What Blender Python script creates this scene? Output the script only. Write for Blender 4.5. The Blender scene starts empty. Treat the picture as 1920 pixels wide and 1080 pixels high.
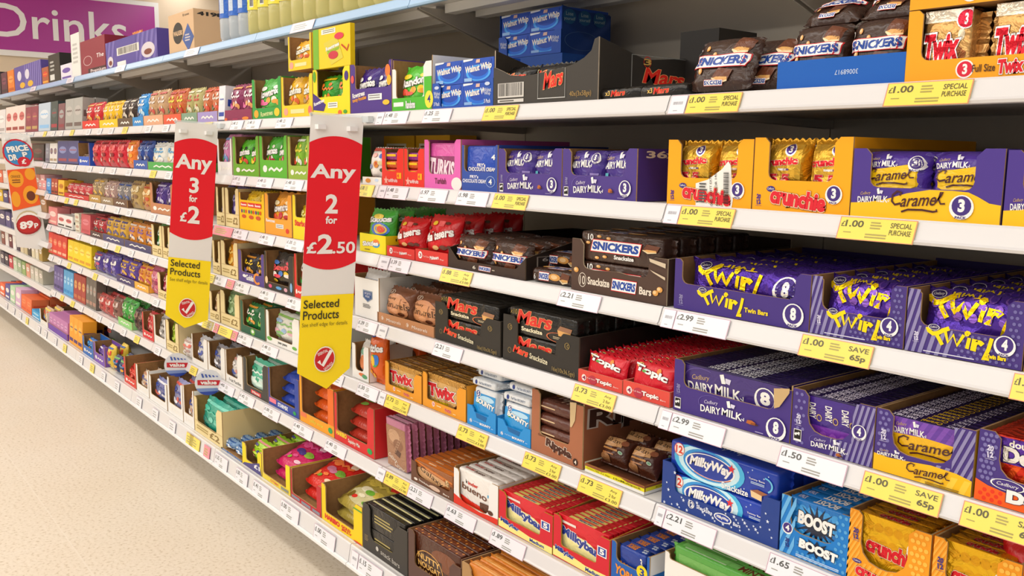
import bpy, bmesh, math, random
from mathutils import Vector, Matrix
S = bpy.context.scene
COL = S.collection
# ---------------------------------------------------------------- camera, world, lamps, exposure
CZ = 1.22                                   # lens height above the floor (m)
F = 1707.08; DIST = 1.1995                  # focal length in 1920-wide pixels, distance to the shelf edge
YAW, PIT, ROL = (math.radians(a) for a in (38.3184, 8.3021, 0.72317))
fw = Vector((-math.cos(YAW)*math.cos(PIT), math.sin(YAW)*math.cos(PIT), -math.sin(PIT)))
rt = fw.cross(Vector((0, 0, 1))).normalized(); up = rt.cross(fw)
c_, s_ = math.cos(ROL), math.sin(ROL)
rt, up = rt*c_ + up*s_, up*c_ - rt*s_
CAM = Vector((0, -DIST, CZ))
cd = bpy.data.cameras.new('camera'); cam = bpy.data.objects.new('camera', cd); COL.objects.link(cam)
cd.sensor_width = 36; cd.lens = F*36/1920; cd.clip_start = .05
cam.matrix_world = Matrix(((rt.x, up.x, -fw.x, CAM.x), (rt.y, up.y, -fw.y, CAM.y), (rt.z, up.z, -fw.z, CAM.z), (0, 0, 0, 1)))
S.camera = cam
wd = bpy.data.worlds.new('store_air'); S.world = wd; wd.use_nodes = True
wd.node_tree.nodes['Background'].inputs[0].default_value = (1, .98, .96, 1)
wd.node_tree.nodes['Background'].inputs[1].default_value = .45
S.view_settings.view_transform = 'Standard'; S.view_settings.look = 'None'
S.view_settings.gamma = 1; S.view_settings.use_curve_mapping = False
S.view_settings.exposure = -0.2
def area(name, loc, sx, sy, power, col=(1, .975, .94)):
    l = bpy.data.lights.new(name, 'AREA'); l.shape = 'RECTANGLE'; l.size = sx; l.size_y = sy; l.energy = power; l.color = col
    o = bpy.data.objects.new(name, l); COL.objects.link(o); o.location = loc; return o
for yy, pw in ((-1.15, 120), (-3.5, 230), (-6.1, 330), (2.6, 90)):
    area('ceiling_lamp', (-4.0, yy, 3.12), 15.0, .45, pw)
# ---------------------------------------------------------------- helpers
def at_x(px, y, z):
    """world x of the point at depth y and height z that lies on image column px"""
    k = px-960
    a = F*rt.x-k*fw.x
    return -((y+DIST)*(F*rt.y-k*fw.y)+(z-CZ)*(F*rt.z-k*fw.z))/a
def at_z(py, x, y):
    k = py-540
    a = -F*up.z-k*fw.z
    return CZ+(x*(F*up.x+k*fw.x)+(y+DIST)*(F*up.y+k*fw.y))/a
def ray(px, py):
    return fw+rt*((px-960)/F)-up*((py-540)/F)
def lin(h):
    o = []
    for i in (0, 2, 4):
        c = int(h[i:i+2], 16)/255
        o.append(c/12.92 if c <= .04045 else ((c+.055)/1.055)**2.4)
    return (*o, 1)
NAMED = dict(W='f4f2ef', K='1c1815', B='20409a', R='d8101c', Y='ffdc00', PU='44307e', DP='2c1c5c', BR='3c261d', G='2f9a35', GO='c08c34', CB='b08a5e', GY='8a8a8a', LG='d8d6d2', OR='f6a30a', PK='e060b0', TN='d8a468', SK='2aa0dc', LI='a8d030', CR='efe0b8')
def hx(c): return NAMED.get(c, c)
MATS = {}
def M(c, kind='c'):
    c = hx(c); key = (c, kind)
    if key in MATS: return MATS[key]
    m = bpy.data.materials.new({'c': 'printed_card_', 'p': 'film_', 'f': 'foil_', 'm': 'painted_metal_', 'g': 'gloss_plastic_', 'x': 'clear_plastic_', 'k': 'raw_card_'}[kind]+c)
    m.use_nodes = True; nt = m.node_tree; b = nt.nodes['Principled BSDF']
    b.inputs['Base Color'].default_value = lin(c)
    def bump(sc, st, dist=.002, det=3):
        t = nt.nodes.new('ShaderNodeTexCoord'); n = nt.nodes.new('ShaderNodeTexNoise'); bu = nt.nodes.new('ShaderNodeBump')
        n.inputs['Scale'].default_value = sc; n.inputs['Detail'].default_value = det; n.inputs['Distortion'].default_value = 1.2
        bu.inputs['Strength'].default_value = st; bu.inputs['Distance'].default_value = dist
        nt.links.new(t.outputs['Object'], n.inputs['Vector']); nt.links.new(n.outputs['Fac'], bu.inputs['Height']); nt.links.new(bu.outputs['Normal'], b.inputs['Normal'])
    if kind == 'c': b.inputs['Roughness'].default_value = .5; b.inputs['Specular IOR Level'].default_value = .35
    elif kind == 'k':
        b.inputs['Roughness'].default_value = .85; b.inputs['Specular IOR Level'].default_value = .15
        t = nt.nodes.new('ShaderNodeTexCoord'); n = nt.nodes.new('ShaderNodeTexNoise'); n.inputs['Scale'].default_value = 90
        mx = nt.nodes.new('ShaderNodeMixRGB'); mx.blend_type = 'MULTIPLY'; mx.inputs[0].default_value = .35; mx.inputs[1].default_value = lin(c)
        nt.links.new(t.outputs['Object'], n.inputs['Vector']); nt.links.new(n.outputs['Fac'], mx.inputs[2]); nt.links.new(mx.outputs[0], b.inputs['Base Color'])
    elif kind == 'p': b.inputs['Roughness'].default_value = .27; bump(30, .7, .006)
    elif kind == 'f': b.inputs['Metallic'].default_value = .6; b.inputs['Roughness'].default_value = .27; bump(34, .85, .008)
    elif kind == 'm': b.inputs['Roughness'].default_value = .42; b.inputs['Specular IOR Level'].default_value = .4
    elif kind == 'g': b.inputs['Roughness'].default_value = .25
    elif kind == 'x':
        b.inputs['Roughness'].default_value = .08; b.inputs['Transmission Weight'].default_value = .45; b.inputs['IOR'].default_value = 1.2
    MATS[key] = m; return m
class MB:
    def __init__(s): s.v = []; s.f = []; s.m = []; s.sm = []; s.mats = []
    def mi(s, m):
        if m not in s.mats: s.mats.append(m)
        return s.mats.index(m)
    def add(s, vs, fs, m, smooth=False):
        o = len(s.v); i = s.mi(m); s.v += [tuple(v) for v in vs]
        for f in fs: s.f.append([o+k for k in f]); s.m.append(i); s.sm.append(smooth)
    def box(s, a, b, m):
        (x0, y0, z0), (x1, y1, z1) = a, b
        s.add([(x0, y0, z0), (x1, y0, z0), (x1, y1, z0), (x0, y1, z0), (x0, y0, z1), (x1, y0, z1), (x1, y1, z1), (x0, y1, z1)],
              [(0, 3, 2, 1), (4, 5, 6, 7), (0, 1, 5, 4), (1, 2, 6, 5), (2, 3, 7, 6), (3, 0, 4, 7)], m)
    def prism(s, pts, O, U, V, N, t, mf, mb=None, me=None):
        """outline pts (u,v) on the plane O,U,V; thickness t away from N"""
        n = len(pts); fr = [O+U*u+V*v for u, v in pts]; bk = [p-N*t for p in fr]
        s.add(fr, [list(range(n))], mf); s.add(bk, [list(range(n))[::-1]], mb or mf)
        s.add(fr+bk, [(i, i+n, (i+1) % n+n, (i+1) % n) for i in range(n)], me or mb or mf)
    def mesh(s, name):
        me = bpy.data.meshes.new(name); me.from_pydata(s.v, [], s.f)
        for m in s.mats: me.materials.append(m)
        me.polygons.foreach_set('material_index', s.m); me.polygons.foreach_set('use_smooth', s.sm); me.update(); return me
    def obj(s, name, parent=None, loc=None): return link(name, s.mesh(name), parent, loc)
def link(name, me, parent=None, loc=None):
    o = bpy.data.objects.new(name, me); COL.objects.link(o)
    if parent is not None: o.parent = parent
    if loc is not None: o.location = loc
    return o
def tag(o, label, cat, group=None, kind=None):
    if label: o['label'] = label
    if cat: o['category'] = cat
    if group: o['group'] = group
    if kind: o['kind'] = kind
    return o
def empty(name, loc, label, cat, group=None): return tag(link(name, None, None, loc), label, cat, group)
X3, Y3, Z3 = Vector((1, 0, 0)), Vector((0, 1, 0)), Vector((0, 0, 1))
# ---------------------------------------------------------------- print: lettering and graphics laid on a face
TC = {}
def glyph(s, off):
    k = (s, off)
    if k not in TC:
        cu = bpy.data.curves.new('t', 'FONT'); cu.body = s; cu.offset = off; cu.resolution_u = 3
        ob = bpy.data.objects.new('t', cu); me = ob.to_mesh()
        TC[k] = ([(v.co.x, v.co.y) for v in me.vertices], [tuple(p.vertices) for p in me.polygons])
        ob.to_mesh_clear(); bpy.data.objects.remove(ob); bpy.data.curves.remove(cu)
    return TC[k]
def draw(mb, ops, fm, W, H, kind='c', d0=.0004, dd=.0001):
    """ops in (u,v) 0..1 of a W x H face; fm(u,v,d) gives the point d in front of the face"""
    d = d0; last = None
    for op in ops:
        k = op[0]; c = op[1]; m = M(c, kind) if c else None
        d += dd if (k, c) != last or k in 'RTP' else .00001
        last = (k, c)
        if k == 'R':
            u0, v0, u1, v1 = op[2:6]; nu = max(1, int((u1-u0)*12)); nv = max(1, int((v1-v0)*12))
            if nu*nv > 1 and kind == 'c': nu = nv = 1
            vs = [fm(u0+(u1-u0)*i/nu, v0+(v1-v0)*j/nv, d) for j in range(nv+1) for i in range(nu+1)]
            mb.add(vs, [(j*(nu+1)+i, j*(nu+1)+i+1, (j+1)*(nu+1)+i+1, (j+1)*(nu+1)+i) for j in range(nv) for i in range(nu)], m)
        elif k == 'E':
            cu, cv, ru, rv = op[2:6]
            if ru is None: ru = rv*H/W
            n = 20; rings = (1, .66, .33) if kind != 'c' else (1,)
            vs = [fm(cu+ru*q*math.cos(2*math.pi*i/n), cv+rv*q*math.sin(2*math.pi*i/n), d) for q in rings for i in range(n)]
            fs = [(a*n+i, a*n+(i+1) % n, (a+1)*n+(i+1) % n, (a+1)*n+i) for a in range(len(rings)-1) for i in range(n)]
            mb.add(vs, fs+[[(len(rings)-1)*n+i for i in range(n)]], m)
        elif k == 'O':
            cu, cv, ru, rv, th = op[2:7]
            a0, a1 = (op[7], op[8]) if len(op) > 7 else (0, 360)
            if ru is None: ru = rv*H/W
            n = 28; q = 1-th; vs = []
            for i in range(n+1):
                t = math.radians(a0+(a1-a0)*i/n)
                vs += [fm(cu+ru*math.cos(t), cv+rv*math.sin(t), d), fm(cu+ru*q*math.cos(t), cv+rv*q*math.sin(t), d)]
            mb.add(vs, [(2*i, 2*i+2, 2*i+3, 2*i+1) for i in range(n)], m)
        elif k == 'P':
            q = op[2]; n = len(q)
            if kind not in 'pf': mb.add([fm(u, v, d) for u, v in q], [list(range(n))], m)
            elif n == 4:
                A, B, C_, D_ = q; L2 = lambda a, b, t: (a[0]+(b[0]-a[0])*t, a[1]+(b[1]-a[1])*t); nu, nv = 10, 4
                vs = [fm(*L2(L2(A, D_, i/nu), L2(B, C_, i/nu), j/nv), d) for j in range(nv+1) for i in range(nu+1)]
                mb.add(vs, [(j*(nu+1)+i, j*(nu+1)+i+1, (j+1)*(nu+1)+i+1, (j+1)*(nu+1)+i) for j in range(nv) for i in range(nu)], m)
            else:
                cx = sum(p[0] for p in q)/n; cy = sum(p[1] for p in q)/n; e = []
                for i in range(n):
                    a, b = q[i], q[(i+1) % n]; e += [(a[0]+(b[0]-a[0])*t/4, a[1]+(b[1]-a[1])*t/4) for t in range(4)]
                N = len(e); rg = (1, .75, .5, .25)
                vs = [fm(cx+(p[0]-cx)*r_, cy+(p[1]-cy)*r_, d) for r_ in rg for p in e]
                mb.add(vs, [(a*N+i, a*N+(i+1) % N, (a+1)*N+(i+1) % N, (a+1)*N+i) for a in range(3) for i in range(N)]+[[3*N+i for i in range(N)]], m)
        elif k == 'S':
            pts = fine([(u*W, v*H) for u, v in op[2]], .007 if kind in 'pf' else 9); wd_ = op[3]*H/2; vs = []; fs = []
            for i in range(len(pts)):
                a = pts[max(0, i-1)]; b = pts[min(len(pts)-1, i+1)]; dx, dy = b[0]-a[0], b[1]-a[1]; l = math.hypot(dx, dy) or 1
                vs += [fm((pts[i][0]-dy/l*wd_)/W, (pts[i][1]+dx/l*wd_)/H, d), fm((pts[i][0]+dy/l*wd_)/W, (pts[i][1]-dx/l*wd_)/H, d)]
                if i: fs.append((2*i-2, 2*i-1, 2*i+1, 2*i))
            mb.add(vs, fs, m)
        elif k == 'T':
            s, u0, v0, u1, v1 = op[2:7]; o = op[7] if len(op) > 7 else {}
            b = o.get('b', .02); gv, _ = glyph(s, b)
            if not gv: continue
            x0 = min(v[0] for v in gv); x1 = max(v[0] for v in gv); y0 = min(v[1] for v in gv); y1 = max(v[1] for v in gv)
            bw, bh = (u1-u0)*W, (v1-v0)*H; sh = o.get('sh', 0); ro = math.radians(o.get('r', 0)); arc = o.get('a', 0)
            cx, cy = (u0+u1)/2*W, (v0+v1)/2*H; cr, sr = math.cos(ro), math.sin(ro)
            todo = [(b, c)]
            if 'o' in o:
                oc = o['o']; oc = ((oc, .03),) if isinstance(oc, str) else (oc,) if isinstance(oc[0], str) else oc
                todo = [(b+w, cc) for cc, w in sorted(oc, key=lambda q: -q[1])]+todo
            for bb, cc in todo:
                gv2, gf = glyph(s, bb); vs = []
                for gx, gy in gv2:
                    nx = (gx-x0)/(x1-x0 or 1)-.5; ny = (gy-y0)/(y1-y0 or 1)-.5
                    px = nx*bw+sh*ny*bh; py = ny*bh+arc*bh*(1-4*nx*nx)
                    vs.append(fm((cx+px*cr-py*sr)/W, (cy+px*sr+py*cr)/H, d))
                mb.add(vs, gf, M(cc, kind)); d += dd
        elif k == 'ST':                     # diagonal stripes inside a rectangle
            u0, v0, u1, v1, n, sl = op[2:8]; sl = sl*H/W
            for i in range(-8, n+8):
                a = u0+(u1-u0)*i/n; b = a+(u1-u0)/n*.5; poly = [(a, v0), (b, v0), (b+sl*(v1-v0), v1), (a+sl*(v1-v0), v1)]
                poly = clip(poly, u0, u1)
                if len(poly) > 2: mb.add([fm(u, v, d) for u, v in poly], [list(range(len(poly)))], m)
        elif k == 'D':                      # staggered dots
            u0, v0, u1, v1, nu, nv, r = op[2:9]; ru = r*H/W
            for j in range(nv):
                for i in range(nu):
                    a = u0+(u1-u0)*(i+.25+.5*(j % 2))/nu; b = v0+(v1-v0)*(j+.5)/nv
                    if a+ru > u1 or b+r > v1 or a-ru < u0: continue
                    mb.add([fm(a+ru*math.cos(t*math.pi/5), b+r*math.sin(t*math.pi/5), d) for t in range(10)], [list(range(10))], m)
        elif k == 'X':                      # five-point star
            cu, cv, r = op[2:5]
            mb.add([fm(cu+r*H/W*(1 if t % 2 == 0 else .42)*math.sin(t*math.pi/5), cv+r*(1 if t % 2 == 0 else .42)*math.cos(t*math.pi/5), d) for t in range(10)], [list(range(10))], m)
        elif k == 'B':                      # barcode
            u0, v0, u1, v1 = op[2:6]; rn = random.Random(5); a = u0
            while a < u1-.004:
                wdt = (u1-u0)*rn.choice((.012, .02, .03)); mb.add([fm(a, v0, d), fm(min(a+wdt, u1), v0, d), fm(min(a+wdt, u1), v1, d), fm(a, v1, d)], [(0, 1, 2, 3)], m); a += wdt+(u1-u0)*rn.choice((.012, .02))
        elif k == 'L':                      # fine print too small to read
            u0, v0, u1, v1, n = op[2:7]; rn = random.Random(n)
            for i in range(n):
                a = v1-(v1-v0)*(i+.25)/n; b = a-(v1-v0)/n*.5; e = u0+(u1-u0)*rn.uniform(.6, 1)
                mb.add([fm(u0, b, d), fm(e, b, d), fm(e, a, d), fm(u0, a, d)], [(0, 1, 2, 3)], m)
def fine(p, st):
    o = [p[0]]
    for a, b in zip(p, p[1:]):
        n = max(1, int(math.hypot(b[0]-a[0], b[1]-a[1])/st)); o += [(a[0]+(b[0]-a[0])*i/n, a[1]+(b[1]-a[1])*i/n) for i in range(1, n+1)]
    return o
def clip(p, u0, u1):
    for ax, s in ((u0, 1), (u1, -1)):
        q = []
        for i in range(len(p)):
            a, b = p[i-1], p[i]; ia, ib = (a[0]-ax)*s >= 0, (b[0]-ax)*s >= 0
            if ia != ib: t = (ax-a[0])/(b[0]-a[0]); q.append((ax, a[1]+(b[1]-a[1])*t))
            if ib: q.append(b)
        p = q
        if not p: break
    return p
def sub(ops, u0, v0, u1, v1):
    """the same ops squeezed into a part of the face"""
    a, b = u1-u0, v1-v0; U = lambda u: u0+u*a; V = lambda v: v0+v*b; out = []
    for op in ops:
        k = op[0]
        if k in 'RB' or k == 'L': out.append((k, op[1], U(op[2]), V(op[3]), U(op[4]), V(op[5]), *op[6:]))
        elif k == 'T': out.append((k, op[1], op[2], U(op[3]), V(op[4]), U(op[5]), V(op[6]), *op[7:]))
        elif k in ('E', 'O'): out.append((k, op[1], U(op[2]), V(op[3]), None if op[4] is None else op[4]*a, op[5]*b, *op[6:]))
        elif k == 'P': out.append((k, op[1], [(U(u), V(v)) for u, v in op[2]]))
        elif k == 'S': out.append((k, op[1], [(U(u), V(v)) for u, v in op[2]], op[3]*b))
        elif k == 'X': out.append((k, op[1], U(op[2]), V(op[3]), op[4]*b))
        elif k in ('ST', 'D'): out.append((k, op[1], U(op[2]), V(op[3]), U(op[4]), V(op[5]), *(op[6:] if k == 'ST' else (*op[6:8], op[8]*b))))
    return out
# ---------------------------------------------------------------- bags, packs, cartons and trays
class Proto:
    def __init__(s, name, body, prints):
        s.name = name; s.body = body; s.prints = prints
        s.fy = -min([v.co.y for v in body.vertices]+[v.co.y for _, q in prints for v in q.vertices]); s.by = max(v.co.y for v in body.vertices)
    def put(s, loc, label, cat, group=None, tilt=0, rz=0, ry=0, pre=None):
        o = link(s.name, s.body, None, loc)
        o.rotation_euler = (-tilt, ry, rz)
        for n, me in s.prints: link(n, me, o)
        return tag(o, label, cat, group)
def bag(w, h, t, col, ops=(), kind='p', seed=0, fin=.07, nu=14, nv=16, name='sweet_bag', fincol=None, pe=(2.3, 2.8)):
    """a pillow bag: bulging front and back, flat crimped seals top and bottom; stands on z=0 facing -y"""
    rn = random.Random(seed); ph = [rn.uniform(0, 6) for _ in range(4)]
    def pr(x, e): return max(0., 1-abs(2*x-1)**e)**.5
    def yy(u, v):
        q = (v-fin)/(1-2*fin)
        b = pr(u, pe[0])*pr(q, pe[1]) if 0 < q < 1 else 0
        e = math.exp(-max(0, min(q, 1-q))*9)
        n = math.sin(7*u+5*v+ph[0])*.07+math.sin(11*u-9*v+ph[1])*.05+math.sin(5*u+15*v+ph[2])*.04
        return -t/2*b*(1+n)-.0006+.0022*math.sin(30*u+ph[3])*e*(1 if 0 < q < 1 else .5)
    def xx(u, v): return (u-.5)*w*(1-.07*math.sin(math.pi*min(1, max(0, v)))*(.4+.6*abs(2*u-1)))
    mb = MB(); m = M(col, kind)
    g = [(i/nu, j/nv) for j in range(nv+1) for i in range(nu+1)]
    zz = lambda i, v: v*h-(.004 if v > .999 and i % 2 else 0)
    fr = [(xx(u, v), yy(u, v), zz(k % (nu+1), v)) for k, (u, v) in enumerate(g)]
    bk = [(xx(u, v), -yy(u, v)*.8+.0004, zz(k % (nu+1), v)) for k, (u, v) in enumerate(g)]
    q = lambda i, j: j*(nu+1)+i
    fs = [(q(i, j), q(i+1, j), q(i+1, j+1), q(i, j+1)) for j in range(nv) for i in range(nu)]
    N = len(g); allv = fr+bk; f2 = fs+[tuple(N+a for a in f[::-1]) for f in fs]
    for j in range(nv): f2 += [(q(0, j+1), N+q(0, j+1), N+q(0, j), q(0, j)), (q(nu, j), N+q(nu, j), N+q(nu, j+1), q(nu, j+1))]
    mb.add(allv, f2, m, True)
    prints = []
    if ops:
        pm = MB(); draw(pm, ops, lambda u, v, d: Vector((xx(u, v), yy(u, v)-d-.0011, v*h)), w, h, kind)
        prints = [('print', pm.mesh('print'))]
    if fincol:
        sm = MB(); mf = M(fincol, kind)
        for v0, v1 in ((1-fin, 1), (0, fin)):
            vs = [(xx(i/nu, v), yy(i/nu, v)-.0005, zz(i, v)) for v in (v0, v1) for i in range(nu+1)]
            sm.add(vs, [(i, i+1, nu+2+i, nu+1+i) for i in range(nu)], mf, True)
        prints.append(('seal', sm.mesh('seal')))
    return Proto(name, mb.mesh(name), prints)
def cl(a): return .004 if a < .004 else .996 if a > .996 else a
def slab(w, h, t, col, ops=(), top=(), kind='p', seed=0, crimp=.012, r=None, name='chocolate_pack', side=()):
    """a flow-wrapped pack: rounded block with crimped ends; stands on z=0 facing -y"""
    bm = bmesh.new(); r = r or min(t*.38, .006); cw = w-2*crimp
    bmesh.ops.create_cube(bm, size=1); bmesh.ops.scale(bm, vec=(cw, t, h), verts=bm.verts); bmesh.ops.translate(bm, vec=(0, 0, h/2), verts=bm.verts)
    bmesh.ops.bevel(bm, geom=bm.edges[:], offset=r, segments=3, profile=.5, affect='EDGES')
    me0 = bpy.data.meshes.new('t'); bm.to_mesh(me0); bm.free()
    mb = MB(); mb.add([v.co[:] for v in me0.vertices], [tuple(p.vertices) for p in me0.polygons], M(col, kind), True); bpy.data.meshes.remove(me0)
    if crimp:
        n = max(6, int(h/.006)); n += n % 2
        for sx in (-1, 1):
            vs = []
            for i in range(n+1):
                z = .004+(h-.008)*i/n; a = sx*(cw/2-.002); e = sx*(w/2-(.0025 if i % 2 else 0)); y = .0015*math.sin(i*2.1+seed)
                vs += [(a, y-.0008, z), (e, y-.0008, z), (e, y+.0008, z), (a, y+.0008, z)]
            fs = []
            for i in range(n):
                b = 4*i
                fs += [(b, b+1, b+5, b+4), (b+1, b+2, b+6, b+5), (b+2, b+3, b+7, b+6)]
            mb.add(vs, [f if sx > 0 else f[::-1] for f in fs], M(col, kind))
    pm = MB()
    if ops: draw(pm, ops, lambda u, v, d: Vector(((cl(u)-.5)*cw, -t/2-d, cl(v)*h)), cw, h, kind)
    if top: draw(pm, top, lambda u, v, d: Vector(((u-.5)*cw, (v-.5)*t, h+d)), cw, t, kind)
    if side: draw(pm, side, lambda u, v, d: Vector((cw/2+d, (u-.5)*t, v*h)), t, h, kind)
    return Proto(name, mb.mesh(name), [('print', pm.mesh('print'))] if pm.v else [])
def carton(w, h, t, col, ops=(), side=(), top=(), topcol=None, sidecol=None, name='carton'):
    mb = MB(); m = M(col, 'c')
    mb.box((-w/2, -t/2, 0), (w/2, t/2, h), m)
    if topcol: mb.m[1] = mb.mi(M(topcol, 'c'))
    if sidecol: mb.m[3] = mb.mi(M(sidecol, 'c'))
    pm = MB()
    if ops: draw(pm, ops, lambda u, v, d: Vector(((u-.5)*w, -t/2-d, v*h)), w, h)
    if side: draw(pm, side, lambda u, v, d: Vector((w/2+d, (u-.5)*t, v*h)), t, h)
    if top: draw(pm, top, lambda u, v, d: Vector(((u-.5)*w, (v-.5)*t, h+d)), w, t)
    return Proto(name, mb.mesh(name), [('print', pm.mesh('print'))] if pm.v else [])
# shelf levels: height of the deck top and y of the front of the goods
ZT = dict(T=.406, a=.104, b=-.083, c=-.267, d=-.452, e=-.635, f=-.850, g=-1.046)
ZT = {k: v+CZ for k, v in ZT.items()}
YF = dict(T=.128, a=.024, b=.024, c=.024, d=.024, e=.024, f=.024, g=-.07)
SHELF = dict(T='top shelf', a='second shelf down', b='third shelf down', c='fourth shelf down', d='fifth shelf down', e='sixth shelf down', f='seventh shelf down', g='bottom shelf')
def arcpts(cx, cy, r, a0, a1, n=3): return [(cx+r*math.cos(math.radians(a0+(a1-a0)*i/n)), cy+r*math.sin(math.radians(a0+(a1-a0)*i/n))) for i in range(n+1)]
NM = {}
GB_FLAT = [False]
class Tray:
    def __init__(s, lev, px0, px1, ytop, col, label, low=.4, wl=.12, wr=.12, ops=(), side=(), sidecol=None, depth=.34, inner='a67c50', edge='c4a070', hl=1., hr=1., sh=None, sb=1., back=1., y=None, z=None, full=True, name='display_tray', cat='display tray', wave=0, x0=None, x1=None, H=None, rr=.012, backcol=None, group=None, poly=None):
        s.y = YF[lev] if y is None else y; s.z = (ZT[lev] if z is None else z)+.0008
        s.x0 = at_x(px0, s.y, s.z) if x0 is None else x0; s.x1 = (at_x(px1, s.y, s.z) if x1 is None else x1)-.0015
        s.H = (at_z(ytop, s.x0, s.y)-s.z) if H is None else H; s.W = s.x1-s.x0; s.D = depth; s.lev = lev; s.label = label
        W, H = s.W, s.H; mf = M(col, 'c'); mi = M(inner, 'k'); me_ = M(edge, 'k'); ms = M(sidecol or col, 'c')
        root = empty(name, (s.x0+W/2, s.y+depth/2, s.z), label, cat, group); s.root = root
        o = Vector((-W/2, -depth/2, 0)); tk = .003
        L, Rr, c = wl*W, wr*W, low*H; r = min(rr, (1-low)*H*.4)
        p = [(0, 0), (W, 0)]
        if wr > 0:
            p += [(W, H*hr), (W-Rr*.7, H*hr), (W-Rr, H*hr-.3*Rr), (W-Rr, c+r)]+arcpts(W-Rr-r, c+r, r, 0, -90)[1:]
        else: p += [(W, c)]
        if wave: p += [(W*(1-i/8), c+wave*H*math.sin(i*1.9)) for i in range(2, 7)]
        if wl > 0:
            p += arcpts(L+r, c+r, r, -90, -180)+[(L, H*hl-.3*L), (L*.7, H*hl), (0, H*hl)]
        else: p += [(0, c)]
        if poly: p = [(u*W, v*H) for u, v in poly]
        if sh is None: sh = (1. if wl > 0 or wr > 0 else low)
        def part(nm, fn, mb=None):
            mb = MB() if mb is None else mb; fn(mb)
            return mb.obj(nm, root) if full else None
        one = None if full else MB()
        fp = part('front_panel', lambda b: b.prism(p, o, X3, Z3, -Y3, tk, mf, mi, me_), one)
        sp = [(tk, 0), (depth-tk, 0), (depth-tk, H*sb), (depth*.35, H*sb if sb <= 1 else H), (tk, H*sh)]
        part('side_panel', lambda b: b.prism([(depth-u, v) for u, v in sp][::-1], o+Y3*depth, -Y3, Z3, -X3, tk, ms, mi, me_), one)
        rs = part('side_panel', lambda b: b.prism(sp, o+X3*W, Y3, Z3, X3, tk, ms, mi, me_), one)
        part('back_panel', lambda b: b.prism([(0, 0), (W, 0), (W, H*back), (0, H*back)], o+Y3*depth, X3, Z3, -Y3, -tk, M(backcol, 'c') if backcol else mi, ms, me_), one)
        part('base_panel', lambda b: b.box((-W/2+tk, -depth/2+tk, 0), (W/2-tk, depth/2-tk, .002), mi), one)
        body = None if full else one.obj('carton_body', root)
        if ops:
            pm = MB(); draw(pm, ops, lambda u, v, d: o+X3*u*W+Z3*v*H-Y3*d, W, H)
            pm.obj('print', fp if full else body)
        if side:
            pm = MB(); draw(pm, side, lambda u, v, d: o+X3*(W+d)+Y3*u*depth+Z3*v*H, depth, H); pm.obj('print', rs if full else body)
    def fill(s, mk, nx=2, ny=3, nz=1, hh=1., t=.04, tilt=4., desc='sweet bag', cat='sweets', gap=.0008, w=1., jit=0., back=None, seed=0, variants=1, z0=0, pos=None, off=0., fron=1, y0=0., skip=()):
        """stand nx columns, ny rows deep and nz layers of packs in the tray; mk(w,h,t,seed) makes the pack"""
        iw = s.W-.0085; cw = iw/nx; h = s.H*hh; rn = random.Random(seed+len(s.label)); a = math.radians(tilt)
        pk = [mk(cw*w-.001, h, t, seed+i) for i in range(variants)]
        for p in pk: p.name = NM.get(mk.__name__, p.name)
        fy = max(p.fy for p in pk); tt = fy+max(p.by for p in pk)
        cols = {1: [''], 2: ['left ', 'right '], 3: ['left ', 'middle ', 'right ']}.get(nx, [f'{k} ' for k in ('first', 'second', 'third', 'fourth', 'fifth', 'sixth')])
        st = (tt if nz == 1 else t)/math.cos(a)+gap; ny = max(1, min(ny, int((s.D-.012-h*math.sin(abs(a))*.9)/st)))
        for k in range(nz):
            for j in range(ny):
                for i in range(nx):
                    if (i, j, k) in skip: continue
                    lay = '' if nz == 1 else ('upper ' if k == nz-1 else 'lower ' if k == 0 else f'{[0, "second", "third"][k]} layer ')
                    if j < fron: lab = f'{desc}, {cols[i]}{lay}front of {s.label}'; g = None
                    else: lab = f'{back or desc} behind front row, {s.label}'; g = f'{back or desc} behind, {s.label}'
                    x = s.x0+.004+cw*(i+.5)+off; y = s.y+.0042+fy/math.cos(a)+j*st+y0+(h*math.sin(-a) if a < 0 else 0)
                    z = s.z+.0028+fy*0+max(p.by for p in pk)*math.sin(abs(a))+k*(h+.001)+z0
                    pk[(i+j+k) % variants].put((x, y, z), lab, cat, g, tilt=a+rn.uniform(-jit, jit)*.5*0, rz=0)
    def heap(s, mk, n, desc, l=.165, t=.028):
        """bags lying one on another, faces tipped up and back"""
        GB_FLAT[0] = True; rn = random.Random(len(s.label)); p = [mk(s.W*.94-.01, l, t, i) for i in range(2)]; a = math.radians(68); st = max(q.fy+q.by for q in p)/math.sin(a)+.001
        n = max(2, int(s.H*.95/st)); N = ['lowest', 'second', 'third', 'fourth', 'fifth', 'sixth']
        for k in range(n):
            p[k % 2].put((s.x0+s.W/2+rn.uniform(-.002, .002), s.y+.034+.003*k, s.z+.014+st*k), f'{desc}, {"topmost" if k == n-1 else N[k]} of the pile in {s.label}', 'sweets', tilt=a)
        GB_FLAT[0] = False
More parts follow.
